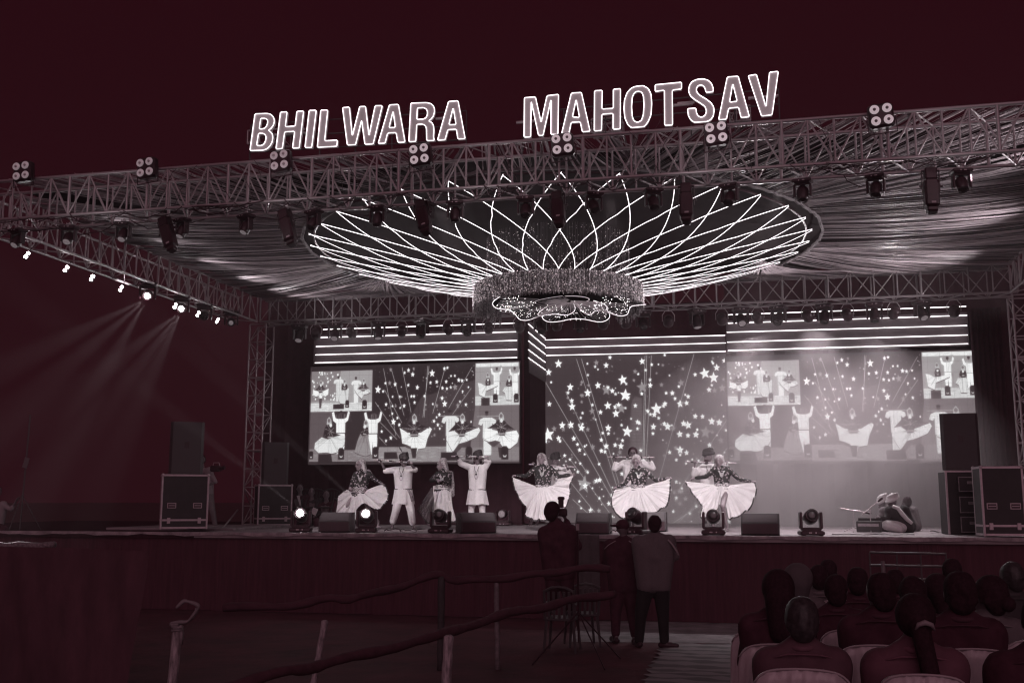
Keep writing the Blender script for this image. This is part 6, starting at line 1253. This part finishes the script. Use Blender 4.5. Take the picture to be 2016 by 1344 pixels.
def sitter(label, hx_, hy_, Y, top, look=(0, 1, 0), K=1.0, hairm=hair, style='short', wide=1.0, shdy=None, bald=False):
    u = 1 / mpp(Y); s_ = u * K; sy = hy_ + (shdy or .235 * s_)
    J = dict(head=(hx_, hy_), neck=(hx_, hy_ + .13 * s_), shl=(hx_ - .185 * s_ * wide, sy + .03 * s_), shr=(hx_ + .185 * s_ * wide, sy + .03 * s_), ell=(hx_ - .25 * s_ * wide, sy + .30 * s_, .06), hal=(hx_ - .12 * s_, sy + .36 * s_, .30), elr=(hx_ + .25 * s_ * wide, sy + .30 * s_, .06), har=(hx_ + .12 * s_, sy + .36 * s_, .30), hip=(hx_, sy + .48 * s_), knl=(hx_ - .11 * s_, sy + .50 * s_, .45), anl=(hx_ - .11 * s_, sy + .88 * s_, .45), knr=(hx_ + .11 * s_, sy + .50 * s_, .45), anr=(hx_ + .11 * s_, sy + .88 * s_, .45))
    t, W = onlooker(label, Y, J, K, look, top, dark, face=False, feet=False, vox=.016)
    cm_ = mat('collar_' + top.name, tuple(c * 1.7 for c in top.node_tree.nodes['Color Ramp'].color_ramp.elements[0].color[:3]), .9, .2, 20)
    nc_ = W['neck'] - Vector((0, 0, .0)); MB().tube([nc_ + Vector((.072 * K * math.cos(a * .3927), .070 * K * math.sin(a * .3927), .012 * math.sin(a * .3927) - .01)) for a in range(16)], .017 * K, 7, closed=True).build('collar', cm_, t, True, True)
    MB().tube([W['shl'] + Vector((0, -.085, .05)) * K, nc_ + Vector((-.08, -.09, -.05)) * K, nc_ + Vector((.08, -.09, -.05)) * K, W['shr'] + Vector((0, -.085, .05)) * K], .005, 5).build('yoke_seam', cm_, t, True, True)
    if style == 'short': haircap(t, W, hairm, .100, back=.025, low=-.03)
    elif style == 'bun': haircap(t, W, hairm, .112); MB().ball(W['head'] - W['look'] * .13 + Vector((0, 0, -.03)), .05, 10).build('hair_bun', hairm, t, True, True)
    elif style == 'long':
        mb = MB(); mb.ball(W['head'] + Vector((0, 0, .03)) - W['look'] * .02, .106, 12, (.95, 1, 1.08)); mb.cap(W['head'] - W['look'] * .06 - Vector((0, 0, .03)), .095, W['neck'] - W['look'] * .09 - Vector((0, 0, .12)), .075); remesh('hair', mb, .016, hairm, t, 2)
    elif style == 'pony':
        mb = MB(); mb.ball(W['head'] + Vector((0, 0, .03)) - W['look'] * .02, .106, 12, (.95, 1, 1.08)); mb.cap(W['head'] - W['look'] * .10, .05, W['head'] - W['look'] * .17 + Vector((.03, 0, -.25)), .045); mb.cap(W['head'] - W['look'] * .17 + Vector((.03, 0, -.25)), .045, W['head'] - W['look'] * .14 + Vector((.05, 0, -.55)), .02); remesh('hair', mb, .014, hairm, t, 2)
        c = W['head'] - W['look'] * .155 + Vector((.015, 0, -.01)); MB().tube([c + Vector((-.045, 0, -.015)), c + Vector((-.03, -.01, .012)), c + Vector((0, -.014, .022)), c + Vector((.03, -.01, .012)), c + Vector((.045, 0, -.015))], [.004, .012, .015, .012, .004], 6).build('hair_clip', mat('clip', g(.3), .5), t, True, True)
    elif style == 'hood':
        mb = MB(); mb.ball(W['head'] + Vector((0, 0, .035)) - W['look'] * .01, .120, 12); mb.cap(W['head'] - W['look'] * .03, .105, W['neck'] - W['look'] * .02, .085); remesh('head_scarf', mb, .016, mat('dim_scarf', g(.12), .9, .15), t, 2)
    return t, W
hairg = mat('greying_hair', g(.05), .5, .6, 40)
s1 = mat('grey_shirt_back', (.12, .055, .073), .85, .15, 12, bump=.3); s2 = mat('dark_kurti', (.15, .06, .085), .85, .2, 8, bump=.3); s3 = mat('pale_cardigan', g(.15), .9, .15, 20, bump=.3)
sitter('seated man with thinning greying hair in the nearest chair row', 1579, 1222, 5.75, s1, hairm=hairg, wide=1.0, K=.94)
sitter('seated woman with a long ponytail held by a pale curved clip, nearest row', 1801, 1222, 5.7, s2, K=1.0, style='pony', look=(-.05, 1, 0))
sitter('seated woman with dark hair and light edge on the shoulder, at the aisle', 1531, 1166, 6.5, dark, K=.84, style='long', look=(-.2, 1, 0))
sitter('seated man behind an empty-looking satin chair, dark head turned a little left', 1732, 1168, 6.7, dark, K=.92, look=(-.4, 1, 0))
sitter('broad seated man in black between the ponytail woman and the pale cardigan', 1890, 1170, 6.6, dark, K=1.0, look=(.05, 1, 0))
sitter('seated woman in a pale cardigan in profile wearing an earring, right edge', 1944, 1176, 7.3, s3, K=.98, look=(-.75, .65, 0), style='bun')
sitter('partly cut off person in black at the bottom right corner', 2052, 1225, 5.6, dark, K=1.05)
sitter('small-looking seated man just above the greying man', 1646, 1164, 7.9, dark, K=.9)
sitter('seated person with a pale head scarf facing the stage', 1571, 1146, 8.6, s3, K=.82, style='hood')
sitter('seated person in a dim pale top whose head blends with the stage', 1612, 1138, 9.4, knit, K=.85)
sitter('dark seated person before the pale chair gap in the middle', 1631, 1126, 10.6, dark, K=.9)
sitter('seated woman with dark shoulder-length hair left of the profile face', 1797, 1172, 8.0, dark, K=.95, style='long')
sitter('seated woman turned left with her cheek lit by the stage', 1841, 1164, 8.6, dark2, K=.95, style='long', look=(-.8, .6, 0))
sitter('dim seated person in the farthest row near the barricade', 1874, 1126, 10.6, dark, K=.95)
sitter('man with a bright rim on his head at the right edge', 1990, 1137, 9.6, dark2, K=1.0, look=(-.5, .8, 0), hairm=hairg)
sitter('dim seated person among the middle rows right of the head scarf', 1690, 1146, 9.0, dark, K=.9, look=(.3, 1, 0))
sitter('dim seated person between the middle man and the long-haired woman', 1762, 1146, 9.8, dark, K=.85)
for (x0, x1, yt, Y, lb) in ((1491, 1666, 1314, 5.45, 'satin covered chair of the greying man, bottom edge of the view'), (1739, 1897, 1325, 5.4, 'satin covered chair of the ponytail woman, bottom edge of the view'), (1460, 1602, 1266, 6.2, 'satin covered chair left behind the greying man'), (1655, 1800, 1268, 6.35, 'satin covered chair between the greying man and the ponytail woman'), (1848, 1988, 1275, 6.25, 'satin covered chair behind the broad man in black'), (1988, 2130, 1258, 6.9, 'satin covered chair cut by the right picture edge'), (1621, 1740, 1238, 7.5, 'partly hidden satin covered chair farther back in the middle'), (1444, 1560, 1240, 7.3, 'satin covered chair at the aisle seen edge-on'), (1610, 1700, 1180, 9.0, 'small bright corner of a covered chair in a far row')):
    cover_chair(lb, x0, x1, yt, Y)
# ------------------------------------------------------------------ barriers before the stage
A = P(100, 1078, 9.6); mb = MB(); n = 90; xa, xb = P(-140, 1080, 9.6).x, P(288, 1080, 9.6).x; zt3 = P(150, 1078, 9.6).z; vs = []
for i in range(n + 1):
    u = i / n
    for j in range(7): v = j / 6; vs.append((xa + (xb - xa) * u - .10 * (1 - v) * u, 9.6 + .02 * math.sin(u * 17 + v * 2) + .014 * math.sin(u * 41 + v * 5) + .05 * math.sin(u * 5 + v * 3), .01 + (zt3 - .01 + .02 * math.sin(u * 3.1) - .03 * u) * v))
mb.add(vs, [(i * 7 + j, i * 7 + 7 + j, i * 7 + 8 + j, i * 7 + 1 + j) for i in range(n) for j in range(6)])
tag(mb.build('cloth_screen', mat('screen_cloth', (.105, .042, .057), .9, .25, 2, bump=.3, stretch=(3, 1, 1)), None, smooth=True), 'large dim cloth screen hanging at the lower left', 'cloth screen')
pts = [P(-60 + 12 * i, 1073 - (i % 3) * .4, 10.5) for i in range(15)]; tag(MB().tube([p + Vector((0, 0, .008 * math.sin(i * 5))) for i, p in enumerate(pts)], .035, 7).build('rope_bundle', mat('fuzzy_rope', g(.22), .9, .6, 40, bump=.8), None, smooth=True), 'pale fuzzy rope roll along the top of the cloth screen', 'rope')
def post(label, px, py0, py1, wpx, Y, tilt=0, m=woodp):
    a = P(px, py0, Y); u = wpx * mpp(Y) / 2; b = Vector((a.x + tilt, Y, 0)); n = 12; t = thing('fence_post', label, 'post', b); r_ = random.Random(px)
    MB().tube([b.lerp(a, i / n) + Vector((r_.gauss(0, .003), 0, 0)) for i in range(n + 1)] + [a + Vector((0, 0, .012))], [u * (1 + r_.uniform(-.05, .07)) for i in range(n + 1)] + [u * .5], 9).build('shaft', m, t, True, True); return t, a, u
t, a, u = post('weathered post with a torn ribbon loop on top, lower left', 351, 1232, 0, 21, 7.0, -.07)
lp = smooth([P(x, y, 7.0 - .03) for x, y in ((347, 1196), (360, 1184), (368, 1183), (385, 1188), (391, 1194), (386, 1203), (378, 1215), (368, 1223), (352, 1224), (337, 1226), (340, 1230), (352, 1228))], 4)
MB().tube(lp, [.010 + .006 * abs(math.sin(i * .35)) for i in range(len(lp))], 5).build('ribbon', ribbon, t, True, True); MB().tube([P(386, 1196, 6.96), P(384, 1207, 6.96), P(372, 1222, 6.96)], .007, 5).build('ribbon', ribbon, t, True, True)
MB().tube([P(355, 1230, 6.92), P(358, 1245, 6.92), P(356, 1268, 6.92)], [.012, .018, .012], 5).build('ribbon', ribbon, t, True, True); MB().tube([P(338 + 22 * (i % 2), 1233 + 2 * i, 6.90) for i in range(5)], .012, 5).build('ribbon', ribbon, t, True, True)
post('thick pale weathered post rising above the lower cloth rail', 883, 1252, 0, 20, 8.2, -.03); post('leaning weathered post between the two cloth rails', 640, 1222, 0, 13, 10.8, -.13); post('slim tall post under the upper cloth rail', 977, 1140, 0, 10, 12.6, .02, mat('slim_post', g(.20), .8, .5, 12, bump=.5)); post('faint post at the bend of the upper cloth rail', 869, 1135, 0, 14, 12.4, 0, mat('faint_post', g(.06), .8, .3, 12))
def rail(label, pts, r_, m):
    w_ = smooth([tuple(P(x, y, Y)) for x, y, Y in pts], 6); rr2 = random.Random(len(pts))
    tag(MB().tube([Vector(p) + Vector((0, 0, .012 * math.sin(i * .7))) for i, p in enumerate(w_)], [r_ * (1 + .12 * math.sin(i * .9) + .08 * math.sin(i * 2.3)) for i in range(len(w_))], 10).build('cloth_rail', m, None, smooth=True), label, 'barrier rail')
rc_ = mat('rail_cloth', (.085, .030, .044), .9, .3, 6, bump=.4, stretch=(.5, 2, 2))
rail('upper cloth-wrapped barrier rail sagging across to the photographer', [(440, 1196, 11.2), (560, 1192, 11.3), (650, 1178, 11.4), (700, 1176, 11.5), (780, 1156, 12), (860, 1132, 12.4), (900, 1142, 12.4), (980, 1138, 12.6), (1060, 1130, 12.8), (1130, 1120, 13), (1200, 1118, 13.2)], .045, rc_)
rail('lower cloth-wrapped barrier rail rising from the bottom edge', [(330, 1370, 8.0), (440, 1352, 8.4), (560, 1322, 8.8), (640, 1306, 9.2), (760, 1276, 9.8), (880, 1246, 10.6), (980, 1212, 11.4), (1060, 1196, 12), (1140, 1178, 12.6), (1210, 1168, 13)], .050, rc_)
# pale panel and barricade on the stage front
a, b = P(1137, 1052, 17.7), P(1182, 1168, 17.7); mb = MB(); vs = []
for i in range(13):
    for j in range(5): vs.append((a.x + (b.x - a.x) * i / 12, 17.66 + .02 * math.sin(i * 1.3), a.z + (b.z - a.z) * j / 4 - .02 * (i == 0)))
mb.add(vs, [(i * 5 + j, i * 5 + j + 1, i * 5 + 6 + j, i * 5 + 5 + j) for i in range(12) for j in range(4)]); tag(mb.build('cloth_drape', mat('pale_panel', g(.10), .9, .2, 6), None, smooth=True), 'paler cloth piece hung on the stage skirt beside the photographer', 'cloth')
t = thing('barricade', 'faint steel barricade before the stage, behind the audience heads', 'barricade', P(1786, 1200, 16.5)); bm_ = mat('dim_steel', g(.09), .5, .3)
for y in (1087, 1112, 1138): bar(P(1712, y, 16.5), P(1862, y + 3, 16.5), .018, 'rail', bm_, t, 6)
for x in (1712, 1765, 1812, 1862): a = P(x, 1087, 16.5); bar(a, Vector((a.x, 16.5, .01)), .014, 'post', bm_, t, 6)
bar(P(1738, 1104, 16.4), P(1740, 1134, 16.4), .03, 'pale_strap', mat('strap', g(.2), .7), t, 6)
# --- visible beams (real narrow spot lamps in the hazy air)
def beam(src, tgt, e, ang, bl=.35): light('SPOT', 'beam', src, tgt, e, .02, ang, bl)
for b_, tg in ((bx[0], ((40, 708, 13.5), (105, 745, 14), (190, 760, 14.5))), (bx[1], ((150, 770, 14), (215, 800, 14.5), (275, 790, 15.5)))):
    for x, y, Y in tg:
        T_ = P(x, y, Y); d = (T_ - b_).normalized(); beam(b_ + d * .22, T_, 5500, 6.0, .9)
for (px, py, tx, ty, tY, e) in ((592, 1005, 420, 872, 17.0, 6500), (722, 1006, 560, 858, 18.0, 7500)):
    s_ = P(px, py, 18.1); T_ = P(tx, ty, tY); d = (T_ - s_).normalized(); beam(s_ + d * .16, T_, e, 6, .5)
# ------------------------------------------------------------------ stage air
def volume(name, dens, col=(1, .86, .90), noise=None, aniso=.2):
    m = bpy.data.materials.new(name); m.use_nodes = True; nt = m.node_tree; N = nt.nodes; L = nt.links; N.remove(N['Principled BSDF'])
    v = N.new('ShaderNodeVolumePrincipled'); v.inputs['Color'].default_value = col + (1,); v.inputs['Density'].default_value = dens; v.inputs['Anisotropy'].default_value = aniso
    L.new(v.outputs[0], N['Material Output'].inputs['Volume'])
    if noise: noise(N, L, v)
    return m
hz = MB().box((-6, 24, 4.5), (150, 62, 13.0)); tag(hz.build('haze', volume('haze_air', .0024)), kind='stuff')
def smk(N, L, v):
    tc = N.new('ShaderNodeTexCoord'); n = N.new('ShaderNodeTexNoise'); n.inputs['Scale'].default_value = .55; n.inputs['Detail'].default_value = 4; n.inputs['Distortion'].default_value = .6
    L.new(tc.outputs['Object'], n.inputs['Vector'])
    g_ = N.new('ShaderNodeTexGradient'); g_.gradient_type = 'SPHERICAL'; mp = N.new('ShaderNodeMapping'); mp.inputs['Scale'].default_value = (1 / 4.6, 1 / 2.6, 1 / 3.6); L.new(tc.outputs['Object'], mp.inputs[0]); L.new(mp.outputs[0], g_.inputs[0])
    r_ = N.new('ShaderNodeMapRange'); r_.inputs['From Min'].default_value = .32; r_.inputs['From Max'].default_value = .72; L.new(n.outputs[0], r_.inputs[0])
    m1 = N.new('ShaderNodeMath'); m1.operation = 'MULTIPLY_ADD'; L.new(r_.outputs[0], m1.inputs[0]); m1.inputs[1].default_value = .7; m1.inputs[2].default_value = .3
    m2 = N.new('ShaderNodeMath'); m2.operation = 'MULTIPLY'; L.new(m1.outputs[0], m2.inputs[0]); L.new(g_.outputs[0], m2.inputs[1])
    m3 = N.new('ShaderNodeMath'); m3.operation = 'MULTIPLY'; L.new(m2.outputs[0], m3.inputs[0]); m3.inputs[1].default_value = .78
    L.new(m3.outputs[0], v.inputs['Density'])
sm = MB().ball((0, 0, 0), 1, 20, (4.4, 1.9, 3.5)); sv = [v for v in sm.v]
for v in sm.v: v.z = max(v.z, -.58)
o = sm.build('smoke', volume('stage_smoke', .3, (1, .88, .92), smk)); o.location = (1.3, 22.4, HS + .6); tag(o, kind='stuff')
